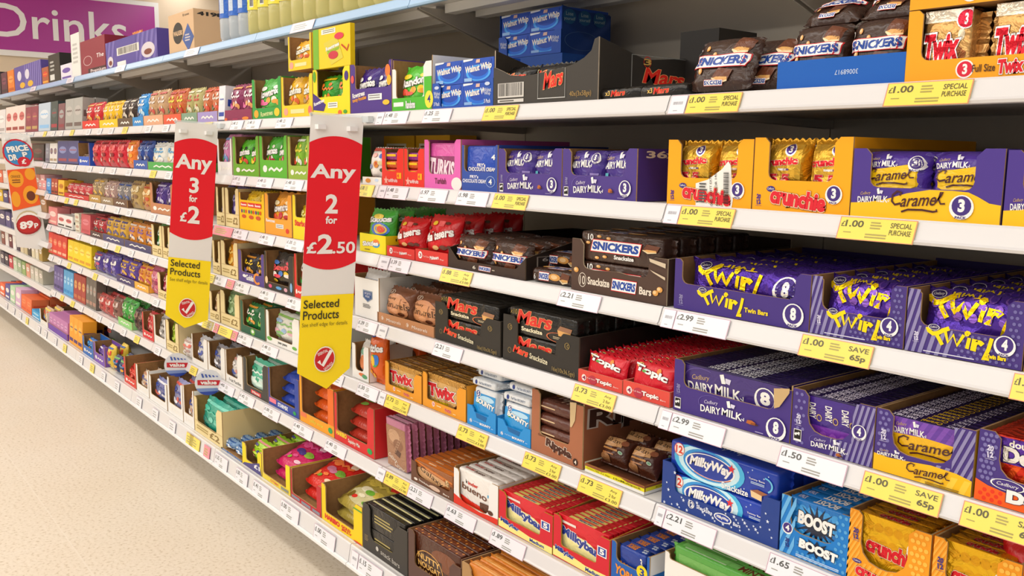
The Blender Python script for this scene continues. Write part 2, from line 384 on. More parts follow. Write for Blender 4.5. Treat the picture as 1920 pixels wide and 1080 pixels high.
# ---------------------------------------------------------------- the setting
def node_floor():
    m = bpy.data.materials.new('speckled_vinyl'); m.use_nodes = True; nt = m.node_tree; b = nt.nodes['Principled BSDF']; L = nt.links.new
    t = nt.nodes.new('ShaderNodeTexCoord')
    n1 = nt.nodes.new('ShaderNodeTexNoise'); n1.inputs['Scale'].default_value = 95; n1.inputs['Detail'].default_value = 3
    n2 = nt.nodes.new('ShaderNodeTexNoise'); n2.inputs['Scale'].default_value = 2.2; n2.inputs['Detail'].default_value = 4
    r1 = nt.nodes.new('ShaderNodeValToRGB'); e = r1.color_ramp.elements
    e[0].position = .30; e[0].color = lin('cdbfaa'); e[1].position = .44; e[1].color = lin('e6dccd')
    e2 = r1.color_ramp.elements.new(.68); e2.color = lin('ece3d6')
    r2 = nt.nodes.new('ShaderNodeValToRGB'); r2.color_ramp.elements[0].color = lin('f6efe4'); r2.color_ramp.elements[1].color = lin('ffffff')
    mx = nt.nodes.new('ShaderNodeMixRGB'); mx.blend_type = 'MULTIPLY'; mx.inputs[0].default_value = .8
    br = nt.nodes.new('ShaderNodeTexBrick'); br.offset = 0; br.inputs['Scale'].default_value = 1; br.inputs['Brick Width'].default_value = .6; br.inputs['Row Height'].default_value = .6
    br.inputs['Mortar Size'].default_value = .0022; br.inputs['Color1'].default_value = br.inputs['Color2'].default_value = (0, 0, 0, 1); br.inputs['Mortar'].default_value = (.35, .35, .35, 1)
    m2 = nt.nodes.new('ShaderNodeMixRGB'); m2.inputs[2].default_value = lin('f0e8dc')
    for n in (n1, n2, br): L(t.outputs['Object'], n.inputs['Vector'])
    L(n1.outputs['Fac'], r1.inputs[0]); L(n2.outputs['Fac'], r2.inputs[0]); L(r1.outputs[0], mx.inputs[1]); L(r2.outputs[0], mx.inputs[2])
    L(br.outputs['Color'], m2.inputs[0]); L(mx.outputs[0], m2.inputs[1]); L(m2.outputs[0], b.inputs['Base Color'])
    b.inputs['Roughness'].default_value = .34; b.inputs['Specular IOR Level'].default_value = .3; return m
def flat(name, a, b, m, label=None):
    mb = MB(); mb.box(a, b, m); o = mb.obj(name); o['kind'] = 'structure'; return o
flat('floor', (-13, -7, -.05), (3, 4, 0), node_floor())
flat('ceiling', (-13, -7, 3.2), (3, 4, 3.25), M('ece6dc', 'm'))
flat('wall_far', (-11.3, -7, 0), (-11.2, 4, 3.2), M('e3cfb4', 'm'))
# purple aisle sign on the far wall
def drinks():
    y0, y1, z0, z1 = -.95, 2.33, CZ+.985, CZ+1.70
    w, h = y1-y0, z1-z0
    r = empty('aisle_sign', (-11.17, (y0+y1)/2, (z0+z1)/2), 'large purple sign reading Drinks in white, high on the far wall', 'sign')
    mb = MB(); mb.box((-.02, -w/2, -h/2), (0, w/2, h/2), M('W', 'g')); mb.obj('border', r)
    mb = MB(); mb.box((0, -w/2+.05, -h/2+.06), (.004, w/2-.05, h/2-.05), M('ae3296', 'g')); mb.obj('panel', r)
    pm = MB(); u = lambda y: (y-y0)/w
    draw(pm, [('T', 'f4f0f0', 'Drinks', .472, .265, .888, .755, {'b': .008})], lambda u, v, d: Vector((.004+d, (u-.5)*w, (v-.5)*h)), w, h, 'g', d0=.002); pm.obj('lettering', r)
drinks()
# ---------------------------------------------------------------- the gondola: one run of metre-wide bays
XJ = lambda k: -1.094-(k-1)*1.0                 # right edge of bay k+... bay 0 is nearest the lens
SHW, SHG = M('e6e4e1', 'm'), M('9c9489', 'm')
RAILW, RAILB, RAILT = M('dcdadb', 'g'), M('9cc0e4', 'g'), M('efefef', 'g')
BAYS = ['first bay', 'second bay', 'third bay', 'fourth bay', 'fifth bay', 'sixth bay', 'seventh bay', 'eighth bay', 'ninth bay']
GL = dict(T=.375, a=.0727, b=-.107, c=-.28, d=-.42, e=-.60, f=-.745, h=-.90)
def rail_profile(zb, hgt, y0):     # the price rail seen from its end: tilted face, rolled lower lip
    return [(y0+.022, zb+hgt), (y0+.012, zb+hgt+.002), (y0+.009, zb+hgt-.001), (y0+.0005, zb+.007), (y0-.003, zb+.004), (y0-.001, zb), (y0+.006, zb-.001), (y0+.022, zb+.004)]
def extrude_x(mb, prof, x0, x1, m, yoff=0):
    n = len(prof); vs = [(x0, y, z) for y, z in prof]+[(x1, y, z) for y, z in prof]
    mb.add(vs, [(i, (i+1) % n, (i+1) % n+n, i+n) for i in range(n)]+[list(range(n))[::-1], list(range(n, 2*n))], m)
def shelf(k, lev):
    x0, x1 = XJ(k)-1+.0015+1*0, XJ(k)-.0015
    x0, x1 = XJ(k+1)+.0015, XJ(k)-.0015
    if lev == 'T': yb, hgt, zt = .1, .030, ZT['T']
    elif lev == 'g': yb, hgt, zt = -.098, .060, ZT['g']
    else: yb, hgt, zt = 0., .031, ZT.get(lev, 1)
    if k >= 6 and lev not in 'Tag': zt = GL[lev]+CZ+.031
    zb = zt-hgt; ye = .496
    r = empty('shelf' if lev != 'g' else 'base_shelf', ((x0+x1)/2, yb, zb), f'white metal {SHELF.get(lev, "extra low shelf")} with a price rail in the {BAYS[k]} from the right', 'shelf', 'gondola shelves')
    w = (x1-x0)/2; ox, oy, oz = (x0+x1)/2, yb, zb
    mb = MB(); mb.box((-w, .022, hgt-.024 if lev != 'T' else hgt-.012), (w, ye-oy, hgt-.0005), SHW)
    mb.obj('deck', r)
    mb = MB(); extrude_x(mb, rail_profile(0, hgt, 0), -w, w, RAILB if lev == 'T' else RAILW); mb.obj('price_rail', r)
    if lev != 'g':
        for sx in (-1, 1):
            mb = MB(); dpt = ye-oy
            mb.prism([(.03, hgt-.03), (dpt-.002, -.115 if lev == 'T' else -.012), (dpt-.002, hgt-.025), (.03, hgt-.025)], Vector((sx*(w-.004)-(.004 if sx > 0 else 0), 0, 0)), Y3, Z3, X3, -.004, M('b8b0a4', 'm')); mb.obj('bracket', r)
        for yy in ((.10, .20, .30) if lev == 'T' else ()):
            mb = MB(); mb.box((-w+.02, yy, hgt-.036), (w-.02, yy+.035, hgt-.0245 if lev != 'T' else hgt-.0125), SHW); mb.obj('stiffener', r)
    else:
        mb = MB(); mb.box((-w, .20, -(zb-.002)), (w, .215, -.002), M('b4aca0', 'm')); mb.obj('kick_plate', r)
        mb = MB(); extrude_x(mb, [(0.0, -.002), (-.006, .004), (-.006, .012), (.0005, .014)], -w, w, M('f2f2f2', 'g')); mb.obj('bumper', r)
    return r
for k in range(0, 9):
    for lev in 'Tabcdefg': shelf(k, lev)
    if k >= 6: shelf(k, 'h')
    x0, x1 = XJ(k+1), XJ(k)
    mb = MB(); mb.box((x0+.0015, .4985, 0), (x1-.0015, .512, CZ+.385), M('cabeac', 'm')); o = mb.obj('back_panel', None)
    tag(o, f'grey beige steel back panel behind the goods in the {BAYS[k]} from the right', 'shelving panel', 'gondola back panels')
    mb = MB(); mb.box((x0-.02, .5125, 0), (x0+.02, .56, CZ+.385), M('a8a096', 'm')); o = mb.obj('upright', None)
    tag(o, f'steel upright of the shelving at the far side of the {BAYS[k]}', 'shelving upright', 'gondola uprights')
# ---------------------------------------------------------------- printed marks
def T(c, s, u0, v0, u1, v1, **o): return ('T', c, s, u0, v0, u1, v1, o)
def roundel(u, v, r, n, ring='W', ink='W', core='PU', pack=True, pc='PU'):
    o = [('E', ring, u, v-.12*r, None, r*1.08), ('E', core, u, v, None, r*.86)]
    o += [T(ink, n, u-r*.3*AS, v-r*.55, u+r*.3*AS, v+r*.6, b=.05)]
    if pack: o += [T(pc, 'PACK', u-r*.5*AS, v-r*1.14, u+r*.5*AS, v-r*.9, b=.03)]
    return o
AS = 1.
def asp(w): # sets height/width for the round marks that follow
    global AS; AS = w
def cad(c, u0, v0, u1, v1, ring=None):
    o = []
    if ring: o += [('O', ring, (u0+u1)/2, (v0+v1)/2, (u1-u0)*.66, (v1-v0)*.95, .08)]
    return o+[T(c, 'Cadbury', u0, v0, u1, v1, b=.0, sh=.35, r=6)]
def dmilk(u0, v0, u1, v1, gold='c8a86a', arc=True, c='W'):
    h = v1-v0; w = u1-u0
    o = []
    if arc: o += [('O', '6a5aa8', u0+.27*w, v0+.52*h, .33*w, .5*h, .04, 60, 330)]
    o += cad(gold, u0+.08*w, v0+.48*h, u0+.4*w, v0+.74*h)
    o += [T(c, 'DAIRY', u0, v0+.02*h, u0+.47*w, v0+.42*h, b=.022, r=3), T(c, 'MILK', u0+.5*w, v0+.08*h, u0+.96*w, v0+.5*h, b=.022, r=-2)]
    o += [('P', c, [(u0+.63*w, v0+.6*h), (u0+.6*w, v0+.95*h), (u0+.67*w, v0+h), (u0+.7*w, v0+.62*h)]), ('P', 'd8d4ea', [(u0+.7*w, v0+.66*h), (u0+.7*w, v0+.86*h), (u0+.8*w, v0+.84*h), (u0+.77*w, v0+.62*h)])]
    return o+[('S', c, [(u0+.95*w, v0+.2*h), (u0+w, v0+.12*h), (u0+1.0*w, v0+.28*h)], .05*h)]
def chunk(u, v, s, a=1.): return [('E', '4a2414', u+.02*a, v-s*.35, s*1.2*a, s*.35), ('P', 'b8662c', [(u-s*a, v-s*.5), (u-s*.8*a, v+s*.5), (u+.1*s*a, v+s*.75), (u+s*a, v+s*.2), (u+s*.9*a, v-s*.6), (u-.1*s*a, v-s*.7)]), ('P', '8c4a1e', [(u-.1*s*a, v-s*.7), (u+.1*s*a, v+.0*s), (u+s*a, v+s*.2), (u+s*.9*a, v-s*.6)])]
def twirl(u0, v0, u1, v1, c='Y', sub_='Twin Bars'):
    w, h = u1-u0, v1-v0; P = lambda pts: [(u0+x*w, v0+y*h) for x, y in pts]
    sp = [(.62+.045*(1-t/14)*math.cos(t*.9), .86+.12*(1-t/14)*math.sin(t*.9)) for t in range(14)]
    return [('S', c, P([(.0, .9), (.02, .76), (.09, .66), (.17, .72), (.25, .86), (.34, .97)]), .17*h),
            ('S', c, P([(.13, .72), (.19, .5), (.25, .27)]), .15*h),
            ('S', c, P([(.28, .84), (.335, .4), (.41, .74), (.475, .34), (.57, .8)]), .13*h), ('S', c, P([(.655, .72), (.63, .28)]), .14*h),
            ('S', c, P(sp), .06*h), T(c, 'r', u0+.69*w, v0+.22*h, u0+.88*w, v0+.7*h, b=.06, r=-6),
            ('S', c, P([(.985, .84), (.95, .4), (.91, .12), (.87, .02), (.97, .04)]), .15*h),
            ('O', 'W', u0+.1*w, v0+.93*h, .09*w, .12*h, .12), ('E', 'DP', u0+.1*w, v0+.93*h, .08*w, .1*h)]+cad('W', u0+.04*w, v0+.88*h, u0+.16*w, v0+.98*h)
def olymp(u, v, s, c='d8d4ea'):  # the 2012 games mark
    k = s*AS
    return [T(c, '20', u-.5*k, v+.05*s, u+.45*k, v+.95*s, b=.05, r=-6), T(c, '12', u-.4*k, v-.95*s, u+.5*k, v-.02*s, b=.05, r=8), ('R', c, u-.7*k, v-1.22*s, u+.7*k, v-1.17*s)]
def fair(u, v, s):
    k = s*AS
    return [('R', 'W', u-k*.75, v-s*1.1, u+k*.75, v+s), ('R', 'K', u-k*.65, v-s*.72, u+k*.65, v+s*.88), ('E', 'W', u-.1*k, v+.1*s, k*.5, s*.28), ('E', 'W', u+.25*k, v+.35*s, k*.2, s*.2), ('E', 'K', u+.05*k, v-.1*s, k*.25, s*.2)]
def snick(u0, v0, u1, v1):
    w, h = u1-u0, v1-v0; k = .04
    return [('P', 'R', [(u0-.01*w, v0-.06*h), (u0+.04*w, v1+.06*h), (u1+.02*w, v1+.06*h), (u1-.03*w, v0-.06*h)]), ('P', 'W', [(u0+.005*w, v0), (u0+.05*w, v1), (u1+.005*w, v1), (u1-.04*w, v0)]),
            T('1e48a0', 'SNICKERS', u0+.04*w, v0+.13*h, u1-.04*w, v0+.87*h, b=.055, sh=.12)]
def peanuts(pts, r=.05): return [q for i, (u, v) in enumerate(pts) for q in (('E', 'd89a4c', u, v, r*.55, r), ('E', 'f0c890', u-.008, v+.01, r*.3, r*.6))]
def snbar(u, v, w, h): return [('P', '6a3a24', [(u, v+.3*h), (u+.25*w, v+h), (u+w, v+.85*h), (u+.8*w, v+.15*h), (u+.3*w, v)]), ('P', 'e0a860', [(u, v+.3*h), (u+.3*w, v), (u+.8*w, v+.15*h), (u+.78*w, v+.4*h), (u+.25*w, v+.42*h)]), ('P', 'f4dcb0', [(u, v+.3*h), (u+.3*w, v), (u+.8*w, v+.15*h), (u+.8*w, v+.22*h), (u+.3*w, v+.1*h), (u+.02*w, v+.36*h)])]
def mars(u0, v0, u1, v1, **k): return [T('e2281c', 'Mars', u0, v0, u1, v1, b=.03, sh=.3, o=(('f0b070', .022),), **k)]
def twix(u0, v0, u1, v1): return [T('d8182c', 'Twix', u0, v0, u1, v1, b=.06, sh=.08, r=2, o=(('W', .05), ('5a3018', .062)))]
def caramel(u0, v0, u1, v1, c='4a2024'):
    w, h = u1-u0, v1-v0; P = lambda q: [(u0+x*w, v0+y*h) for x, y in q]
    return [('S', c, P([(.17, .78), (.2, .92), (.12, .98), (.04, .8), (.03, .5), (.09, .34), (.2, .42)]), .1*h), T(c, 'arame', u0+.2*w, v0+.32*h, u0+.84*w, v0+.72*h, b=.01, sh=.35, r=5),
            ('S', c, P([(.82, .5), (.92, .85), (.95, 1.02), (.91, 1.0), (.88, .7), (.92, .48), (1.0, .5)]), .08*h), ('S', c, P([(.22, .02), (.34, .14), (.6, .16), (.8, .1), (.87, .14), (.85, .22)]), .09*h)]
def crunchie(u0, v0, u1, v1, r=3): return [T('dc2030', 'crunchie', u0, v0, u1, v1, b=.06, r=r, o=(('7a2050', .045), ('f4e0b0', .03)))]
def milky(u0, v0, u1, v1):
    w, h = u1-u0, v1-v0
    o = [('O', c, u0+.36*w, v0+.55*h, .43*w*q, .62*h*q, .16) for q, c in ((1.15, '48b8e8'), (1.0, 'c8ecf8'), (.84, '2a90d8'))]
    o += [('E', '1838a0', u0+.38*w, v0+.52*h, .34*w, .4*h), ('O', 'W', u0+.38*w, v0+.52*h, .35*w, .42*h, .07), ('O', 'e8702c', u0+.38*w, v0+.52*h, .35*w, .42*h, .05, 230, 330)]
    o += [T('W', 'MilkyWay', u0+.1*w, v0+.3*h, u0+.68*w, v0+.74*h, b=.05, sh=.2, a=.1), ('X', 'e02838', u0+.68*w, v0+.72*h, .16*h)]
    return o
# ---------------------------------------------------------------- packs
def snick_pack(w, h, t, seed, three='', crimp=.01):
    lo = .0 if not three else float(three)
    return bagx(w, h, t, 'BR', up_(peanuts([(.22, .74), (.36, .6), (.2, .3), (.6, .25)], .055)+snbar(.62, .55, .32, .38)+snbar(.42, .06, .3, .28)+snick(.08, .36, .92, .58)+snick(.3, .04, .6, .12)+[T('W', '3', .07, .62, .12, .76, b=.02)], lo), 'p', seed, 'peanut_bar_pack')
def snick_lo(w, h, t, seed): return snick_pack(w, h, t, seed, '.16')
def twix_pack(w, h, t, seed):
    return slab(w, h, t, 'd0a060', [('R', 'efe2cc', 0, .82, 1, 1), ('P', '7a4420', [(.5, .02), (.75, .45), (.84, .42), (.62, .02)]), ('P', '8c5028', [(.66, .02), (.84, .4), (.93, .36), (.8, .02)]), ('E', 'e8d8b8', .8, .62, .07, .09), ('P', 'f0dc20', [(.05, .04), (.05, .14), (.5, .26), (.52, .16)]), ('L', '6a5a20', .16, .08, .45, .17, 2)]
                +twix(.03, .24, .78, .66)+[('E', 'W', .88, .84, None, .15), ('E', 'd8203c', .88, .84, None, .13), T('W', '3', .845, .755, .915, .92, b=.04)], [('R', 'c08850', 0, .3, 1, .7)], 'f', seed, .014)
def crunch3(w, h, t, seed):
    return bag(w, h, t, 'dca024', [('R', 'e2b23c', .1, .1, .9, .9), ('E', 'W', .66, .82, None, .09), ('E', '4a3088', .66, .83, None, .075), T('W', '3', .61, .78, .71, .88, b=.04)]+crunchie(.08, .6, .86, .71, 4)+[('R', 'eee8e0', .4, .53, .62, .56), ('E', '5848a0', .66, .545, .03, .015), T('d02030', '5 5', .2, .36, .7, .48, b=.05, o='f0a0a0')], 'f', seed, name='chocolate_pack', pe=(3, 4))
def crunch4(w, h, t, seed):
    return slab(w, h, t, 'd8940c', [('R', 'e8b418', 0, 0, 1, 1), ('D', 'dca010', .05, .08, .95, .95, 6, 4, .07)]+crunchie(.12, .42, .9, .66, -5)+[('E', 'W', .92, .66, None, .16), ('E', 'PU', .92, .66, None, .13), T('W', '4', .89, .58, .95, .74, b=.03), ('R', 'f0e8d0', .76, .1, .92, .16)], crunchie(.28, .15, .74, .8, 0), 'f', seed, .008, r=.003)
def dm8(w, h, t, seed):
    asp(h/w); return slab(w, h, t, '22124e', [('R', '402c7a', 0, 0, 1, .97)]+up_(dmilk(.06, .02, .6, .9)+roundel(.8, .4, .4, '8'), .42), [T('e4e4ee', '8 BARS', .26, .12, .4, .86, b=.04, r=180), T('e4e4ee', 'DAIRY MILK', .43, .12, .7, .88, b=.04, r=180)], 'p', seed, .006, r=.0015)
def dm4(w, h, t, seed):
    return slab(w, h, t, '24124c', [('R', '42268a', 0, 0, 1, .97), ('R', '7a38b0', 0, .2, 1, .42), ('D', '9a50c8', 0, .2, 1, .44, 7, 2, .07)]+[T('W', 'DAIRY', .12+.24*i-.06, .62, .12+.24*i+.16, .76, b=.02, r=-90) for i in range(3)]+[q for i in range(3) for q in [('O', 'c8a86a', .27+.24*i, .58, .04, .07, .3)]]+fair(.72, .3, .08), [T('e4dcf4', '4 PACK', .1, .1, .24, .8, b=.04, r=180), T('e4dcf4', 'DAIRY MILK', .3, .1, .66, .88, b=.04, r=180)], 'p', seed, .006, r=.0018)
def car4(w, h, t, seed):
    return slab(w, h, t, '26144e', [('R', '7c48b4', .0, .62, 1, 1), ('ST', '6438a4', 0, .62, 1, 1, 8, .6), ('P', 'f0b818', [(0, 0), (1, 0), (1, .68), (.5, .72), (0, .68)])]+dmilk(.1, .7, .5, .98, arc=False)+caramel(.14, .38, .9, .68), [T('e4dcf4', '4 PACK', .72, .1, .86, .7, b=.02, r=180), T('f0c428', 'Caramel', .42, .1, .66, .8, b=.02, r=180), T('e4dcf4', 'DAIRY MILK', .06, .1, .36, .8, b=.04, r=180)], 'p', seed, .006, r=.0018)
def car3(w, h, t, seed):
    asp(h/w); return bagx(w, h, t, '4c2f98', [('R', 'f2c414', .02, .02, .98, .42)]+up_([('P', 'f2c414', [(.04, 0), (.96, 0), (.96, .62), (.7, .64), (.35, .54), (.04, .5)])]+dmilk(.1, .56, .56, .92, arc=False)+caramel(.12, .1, .84, .54)+roundel(.84, .7, .19, '3'), .4), 'p', seed, pe=(8, 4))
def dm3(w, h, t, seed):
    asp(h*.56/w); return bagx(w, h, t, '4a3490', up_(dmilk(.06, .3, .74, .95)+roundel(.82, .72, .19, '3')+[('R', '9a88cc', .7, .06, .9, .14), ('R', '50b4c8', .1, .04, .22, .16)], .42), 'p', seed, pe=(8, 4))
def twirl_p(w, h, t, seed, n='4'):
    asp(h/w); return bag(w, h, t, '4c2a9c', ([('D', '8a5cc8', .05, .45, .95, .98, 6, 3, .08)] if n == '4' else [])+up_(twirl(.12 if n == '8' else .08, .0, .64 if n == '8' else .92, .86), .34)+(roundel(.84, .6, .26, '8') if n == '8' else [])+[T('Y', 'Twirl', .3, .86, .6, .93, b=.02, r=180)], 'f', seed, name='chocolate_pack', pe=(6, 4), fin=.03)
def dd4(w, h, t, seed):
    return slab(w, h, t, 'b82c1c', [('R', '5a34a8', 0, .5, 1, .97), ('R', 'd8301c', 0, 0, 1, .58), ('ST', 'f05a20', 0, 0, 1, .58, 6, .6), T('W', 'double', .22, .84, .56, .95, b=.03), T('W', 'Decker', .16, .6, .9, .84, b=.06, o=('281450', .03))], [('R', 'e04020', .0, .1, .7, .9)], 'f', seed, .006)
def boost(w, h, t, seed):
    burst = [('P', '10203c', [(.5+.42*(1 if i % 2 else .45)*math.cos(i*math.pi/18), .62+.36*(1 if i % 2 else .45)*math.sin(i*math.pi/18)) for i in range(36)])]
    return slab(w, h, t, '1c78c8', [('D', '3a9ae0', 0, .05, 1, .95, 7, 4, .08)]+burst+[T('W', 'BOOST', .17, .54, .82, .78, b=.06, r=-4, o=('101828', .05)), ('E', 'W', .95, .5, .05, .18), ('E', 'PU', .96, .5, .04, .14)], [T('f0f0f0', 'BOOST', .4, .1, .8, .8, b=.04, r=180), T('e8e8f8', '4 PACK', .1, .2, .24, .7, b=.01)], 'p', seed, .006, r=.004)
def milkyway(w, h, t, seed):
    return slab(w, h, t, '1c3fae', [('X', 'd0e4f8', .03+.93*((i*37) % 100)/100, .06+.88*((i*61) % 100)/100, .03) for i in range(26)]+milky(.14, .08, .82, .95)+[('E', 'W', .1, .78, None, .2), ('E', 'W', .1, .78, None, .19), ('O', 'e0482c', .1, .78, None, .2, .1), T('e0402c', '12', .065, .66, .135, .9, b=.04), T('W', 'Snacksize', .52, .06, .76, .26, b=.02), ('P', 'a0603c', [(.78, .3), (.84, .38), (.93, .34), (.88, .24)]), ('P', 'e8c898', [(.78, .3), (.88, .24), (.88, .08), (.79, .12)]), T('W', 'Yummy Taste', .76, .6, .9, .67, b=.01), ('L', 'c0d8f0', .78, .5, .9, .58, 2), ('O', '6cc8f0', .9, .58, .07, .22, .2, -60, 90)], [T('c8d8f0', 'MilkyWay', .3, .3, .6, .7, b=.01)], 'g', seed, .006, r=.006)
def mars10(w, h, t, seed):
    return slab(w, h, t, '181511', [T('a89040', 'x10', .02, .74, .13, .92, b=.0)]+mars(.14, .42, .66, .94)+[T('efe4c0', 'Snacksize', .2, .18, .52, .34, b=.03), ('O', 'c8683c', .78, .22, .2, .18, .1, 100, 290), ('L', 'c0b090', .68, .16, .84, .26, 2), ('P', 'a07050', [(.74, .5), (.78, .66), (.95, .62), (.93, .46)]), ('P', 'e0a860', [(.74, .5), (.93, .46), (.92, .32), (.76, .3)])], [('R', '2c2a26', .1, .3, .9, .7)], 'p', seed, .01)
def snick10(w, h, t, seed):
    return slab(w, h, t, 'BR', peanuts([(.24, .86), (.36, .82), (.1, .62), (.22, .14), (.32, .2)], .05)+[T('W', '10', .1, .72, .17, .92, b=.02)]+snick(.14, .36, .76, .74)+[T('W', 'Snacksize', .44, .16, .68, .3, b=.03)]+snbar(.78, .48, .2, .3), snick(.3, .2, .5, .8)+peanuts([(.6, .5), (.15, .5)], .2), 'p', seed, .014)
def topic(w, h, t, seed):
    return bag(w, h, t, 'd8182c', [('E', 'f08a28', .66, .76, None, .09), ('E', 'f0d070', .19, .84, .08, .07), T('8a2040', '4', .14, .78, .24, .9, b=.02), T('W', 'Topic', .08, .54, .9, .8, b=.05, r=-8, o=('5a1020', .03)), ('E', '58a040', .32, .69, .05, .04)], 'p', seed, name='chocolate_pack', fincol='d03024', pe=(4, 2.4), fin=.05)
def bounty(w, h, t, seed):
    return slab(w, h, t, 'e8ecf0', [('R', '2494d8', 0, 0, 1, .86), ('E', 'b4dcf4', .6, .74, .34, .08), ('E', '48a040', .2, .62, .08, .05), ('E', 'W', .2, .84, None, .1), ('E', '203c8c', .2, .84, None, .085), T('W', '5', .16, .78, .24, .9, b=.03), T('W', 'BOUNTY', .12, .54, .98, .68, b=.05, r=-9, o=('5a3020', .025))], [('E', '203c8c', .2, .5, .05, .3), T('50688c', 'Full Size BOUNTY', .32, .35, .85, .65, b=.01)], 'p', seed, .01)
def twix5(w, h, t, seed):
    return slab(w, h, t, 'c89648', [('R', 'd8b070', 0, .12, 1, .82), ('P', '6a3c1c', [(.6, 0), (.75, .3), (1, .34), (1, 0)]), ('P', 'f0dc20', [(.1, .1), (.1, .2), (.55, .26), (.55, .16)])]+twix(.02, .34, .74, .74)+[('E', 'W', .93, .74, None, .13), ('E', 'd8203c', .93, .74, None, .11)], [('R', '8a5c28', .0, .2, 1, .34), ('L', 'e8c8b0', .35, .4, .65, .8, 1)], 'f', seed, .006, r=.004)
def ripple(w, h, t, seed): return slab(w, h, t, '5c3024', [('L', 'd8b890', .1, .4, .6, .6, 1)], [T('c0a898', 'Ripple', .25, .15, .85, .75, b=.02, r=-4), ('E', 'a87838', .15, .6, .1, .2)], 'p', seed, .008, r=.012)
def gal10(w, h, t, seed):
    return slab(w, h, t, '9a5a2c', [('R', '6a3a22', 0, 0, 1, .3), ('E', 'd8a878', .42, .5, .42, .3), ('S', 'd87828', [(0, .95), (.3, .84), (.7, .74), (1, .66)], .09), ('S', 'b85c1c', [(0, .8), (.4, .72), (1, .56)], .06), T('2c1810', 'Galaxy', .14, .32, .74, .66, b=.0, sh=.3, r=-12), ('E', 'ecc890', .86, .56, None, .16), ('O', '5a3018', .86, .56, None, .14, .08), T('5a3018', '10', .81, .47, .91, .65, b=.01)], [('R', 'd8782c', 0, .12, 1, .88), ('L', 'f0d0a8', .3, .3, .6, .7, 1)], 'p', seed, .006, r=.003)
def galcar(w, h, t, seed):
    return slab(w, h, t, 'c47a98', [('R', 'a87858', 0, 0, 1, .86), ('E', 'c89c78', .4, .66, .3, .14), ('E', '8c5c40', .6, .5, .25, .12), ('P', '5a3424', [(.4, .3), (.5, .42), (.75, .36), (.66, .24)])]+[('O', 'd0a888', .2+.6*((i*37) % 10)/10, .12+.6*((i*7) % 10)/10, None, .04, .2) for i in range(9)]+[T('efe0d0', 'Galaxy', .06, .12, .5, .24, b=0, sh=.3, r=-16), T('efe0d0', 'Caramel', .4, .0, .9, .11, b=0, sh=.3, r=-14)], [('R', 'e0a8c0', 0, .1, 1, .9), ('R', '6a3a48', 0, .2, 1, .42)], 'p', seed, .012, r=.003)
def bueno(w, h, t, seed):
    return slab(w, h, t, 'eeeae6', [T('K', 'k', .2, .64, .25, .74, b=.03), T('d8281c', 'inder', .26, .63, .52, .73, b=.03), T('6a3c28', 'bueno', .1, .42, .74, .6, b=.02, r=-4), ('R', '3aa0d0', .76, .52, .94, .6), ('P', 'd82c1c', [(0, 0), (1, 0), (1, .06), (.75, .1), (.55, .18), (.3, .2), (.1, .26), (0, .27)]), ('P', '5a3424', [(.56, .12), (.56, .3), (.9, .34), (.98, .22), (.98, .04), (.8, .04)]), ('E', 'e8d0a0', .84, .12, .07, .07)], [T('d8281c', 'kinder', .1, .35, .34, .7, b=.01), T('6a3c28', 'bueno', .36, .25, .6, .65, b=.01)], 'p', seed, .006, r=.006)
def milkybar(w, h, t, seed):
    return slab(w, h, t, 'd81c2c', [('R', 'f6ea8c', .04, .02, .9, .5), ('E', 'f8f0a8', .4, .38, .4, .26), T('28429c', 'Milkybar', .06, .38, .8, .66, b=.05, r=-9, o=('W', .04)), T('d02030', 'Nestle', .36, .64, .54, .7, b=.02), ('R', 'efe4dc', .04, .82, .36, .88), ('E', 'f6d81c', .92, .62, None, .14), T('28429c', '5', .89, .54, .95, .7, b=.04), ('E', 'e8d8a0', .4, .2, .2, .08), ('E', 'c4b078', .46, .13, .12, .05)], [('R', 'f0d878', .12, .15, .88, .85), T('28429c', 'Milkybar', .38, .2, .66, .8, b=.03), ('R', 'd02828', .72, .1, .86, .9), ('R', 'd02828', .06, .1, .2, .9)], 'p', seed, .004, r=.0012)
def yorkie(w, h, t, seed): return slab(w, h, t, '1c3c96', [T('e8902c', 'YORKIE', .02, .3, .9, .6, b=.05, r=-6), T('W', '3', .8, .7, .88, .9, b=.03)], [('R', '284aa8', .04, .15, .96, .85), T('e8902c', 'YORKIE', .2, .15, .56, .8, b=.05), ('D', 'c8d8f0', .7, .2, .95, .8, 3, 2, .12)], 'p', seed, .01)
def greenwafer(w, h, t, seed): return slab(w, h, t, '5cac48', [('R', '78bc60', .05, .1, .95, .9)], [('R', '7cc468', .06, .2, .94, .8), ('R', 'c4e4b8', .1, .1, .5, .22), T('6a3420', 'MINT', .6, .2, .8, .8, b=.03)], 'p', seed, .012)
def orangepack(w, h, t, seed): return slab(w, h, t, 'd07c2c', [('S', 'e8a050', [(.05, .2), (.5, .5), (.95, .8)], .1)], [('R', 'e09848', .02, .2, .98, .6), ('R', 'f0c080', .05, .3, .95, .36)], 'p', seed, .012)
def nutty(w, h, t, seed):
    return slab(w, h, t, '4c2414', [('E', '7a4020', .7, .7, .3, .2), ('R', '3a1c10', .06, .1, .62, .66)]+[('O', 'd8a050', .34, .4, .3, .32, .05)]+[T('e0b060', s, .1, .5-.15*i, .58, .62-.15*i, b=.03) for i, s in enumerate(('NUTTY', 'NOUGAT', 'CARAMEL'))]+[('P', 'd8a060', [(.64, .2), (.7, .4), (.95, .3), (.88, .12)])], [('R', '6a3418', 0, .2, 1, .8), ('D', 'c07c38', 0, .1, 1, .9, 7, 2, .14)], 'p', seed, .006, r=.004)
def snackbar(w, h, t, seed): return slab(w, h, t, '191613', [('L', 'a89858', .2, .3, .8, .7, 3)], [('R', 'd8d29c', .0, .62, 1, .86), ('R', '0e0c0a', .0, .1, 1, .5)], 'p', seed, .012, r=.003)

